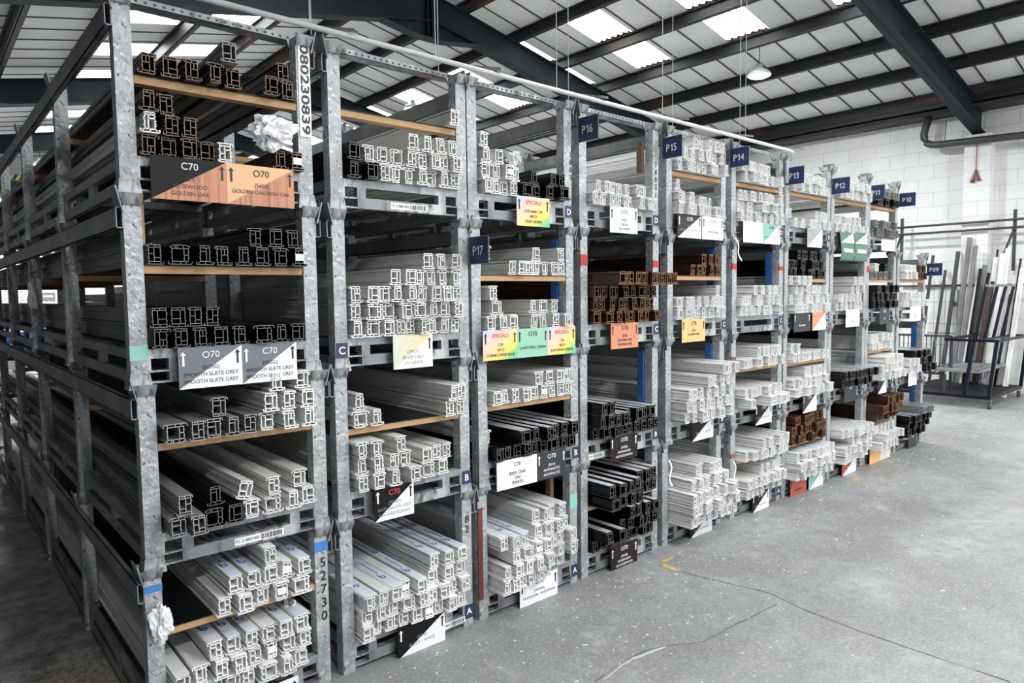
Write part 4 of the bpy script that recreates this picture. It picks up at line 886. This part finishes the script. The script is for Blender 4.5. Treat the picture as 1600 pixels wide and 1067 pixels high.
for i,x in enumerate((.12,.52,.92,1.32)):
    q=MB(); q.beam((x,.20,.9),(x+.10,.10,1.62 if i else 1.80),.035,.035); q.obj('upright',Mt['cart'],t)
q=MB(); q.beam((.1,.10,1.62),(1.5,.10,1.62),.012,.012)
for i in range(46): q.box(.1+i*.03,.094,1.625,.113+i*.03,.106,1.65)
q.obj('comb_rail',Mt['galv'],t)
for x,y in ((.05,0),(1.55,.02),(.05,1.08),(1.5,1.08)):
    c_=empty('caster',(x,y,0)); c_.parent=t
    q=MB(); q.tube([(0,-.015,.045),(0,.015,.045)],.045,16); q.obj('wheel',Mt['rubber'],c_)
    q=MB(); q.box(-.02,-.022,.04,.02,-.018,.13); q.box(-.02,.018,.04,.02,.022,.13); q.box(-.03,-.025,.118,.03,.025,.13); q.obj('fork',Mt['galv'],c_)
# J shaped cradle bars on the wall side of the trolley
cx,cy=.45,.55
q=MB(); q.beam((cx-.1,cy,.93),(cx-.1,cy+.95,.93),.03,.03); q.obj('cradle_top_bar',Mt['wire'],t)
q=MB(); q.beam((cx-.35,cy,.42),(cx-.35,cy+.95,.42),.03,.03); q.obj('cradle_lower_bar',Mt['wire'],t)
for i in range(16):
    y=cy+.02+i*.06; q=MB(); q.tube([(cx-.1,y,.93),(cx-.1,y,.60),(cx-.115,y,.53),(cx-.15,y,.48),(cx-.22,y,.45),(cx-.35,y,.435)],.009,6); q.obj('cradle_bar',Mt['duct'],t)
for y in (cy,cy+.95):
    q=MB(); q.beam((cx-.1,y,.15),(cx-.1,y,.93),.03,.03); q.obj('cradle_riser',Mt['wire'],t)
    q=MB(); q.beam((cx-.35,y,.15),(cx-.35,y,.42),.03,.03); q.obj('cradle_riser',Mt['wire'],t)

# ---------------------------------------------------------------- far side of the hall
t=empty('hazard_beam',(0,19.5,0)); tag(t,'dark beam with yellow and black hazard tape, far left','beam')
q=MB(); q.box(.5,0,4.05,5.5,.12,4.30); q.obj('beam',Mt['steel'],t)
for i in range(40):
    q_=MB() if i==0 else q_; x=.5+i*.125
    q_.prism([(x,4.33),(x+.06,4.33),(x+.11,4.44),(x+.05,4.44)],'y',-.01,.0,0)
q_.obj('tape_stripe',Mt['yellow'],t); q=MB(); q.box(.5,0.001,4.32,5.5,.1,4.45); q.obj('tape_ground',Mt['black'],t)
q=MB(); q.box(.5,.0,0,.62,.12,4.1); q.obj('support',Mt['steel'],t); q=MB(); q.box(5.4,.0,0,5.52,.12,4.1); q.obj('support',Mt['steel'],t)
t=empty('wall_notice',(2.81,21.98,1.67)); tag(t,'tiny dark notice on the bright far wall','sign')
q=MB(); q.box(-.16,0,-.1,.16,.015,.1); q.obj('board',Mt['T_grey'],t); q=MB(); q.box(-.11,-.003,-.02,.11,0,.03); q.obj('print',Mt['white'],t)
def bench(x,y,w,d,h,lab,mt='galvd'):
    t=empty('work_bench',(x,y,0)); tag(t,lab,'bench')
    q=MB(); q.box(0,0,h-.06,w,d,h); q.obj('top',Mt[mt],t)
    for a,b in ((.03,.03),(w-.09,.03),(.03,d-.09),(w-.09,d-.09)): q=MB(); q.box(a,b,0,a+.06,b+.06,h-.06); q.obj('leg',Mt['wire'],t)
    q=MB(); q.box(.05,.05,.3,w-.05,d-.05,.33); q.obj('lower_shelf',Mt[mt],t)
bench(.2,10.2,1.6,.9,.95,'grey work bench beyond the racks on the far left')
bench(2.4,11.0,1.8,.9,.95,'grey work bench beyond the racks, right of the first')
bench(1.0,14.5,2.4,1.0,1.1,'white topped bench far down the hall','L_white')
for i,(x,y,w_,h) in enumerate(((1.1,15.8,1.0,1.5),(3.2,15.0,1.4,1.3),(5.0,13.0,1.2,1.6))):
    t=empty('machine_cabinet',(x,y,0)); tag(t,'%s machine cabinet from the left, seen through the racks'%ORD[i+1],'cabinet','machine cabinets beyond the racks')
    q=MB(); q.box(0,0,.08,w_,.8,h); q.obj('body',Mt['L_white'],t); q=MB(); q.box(.05,-.015,.7,w_-.05,0,h-.1); q.obj('panel',Mt['blue'],t)
    q=MB(); q.box(.05,.05,0,w_-.05,.75,.08); q.obj('plinth',Mt['wire'],t)
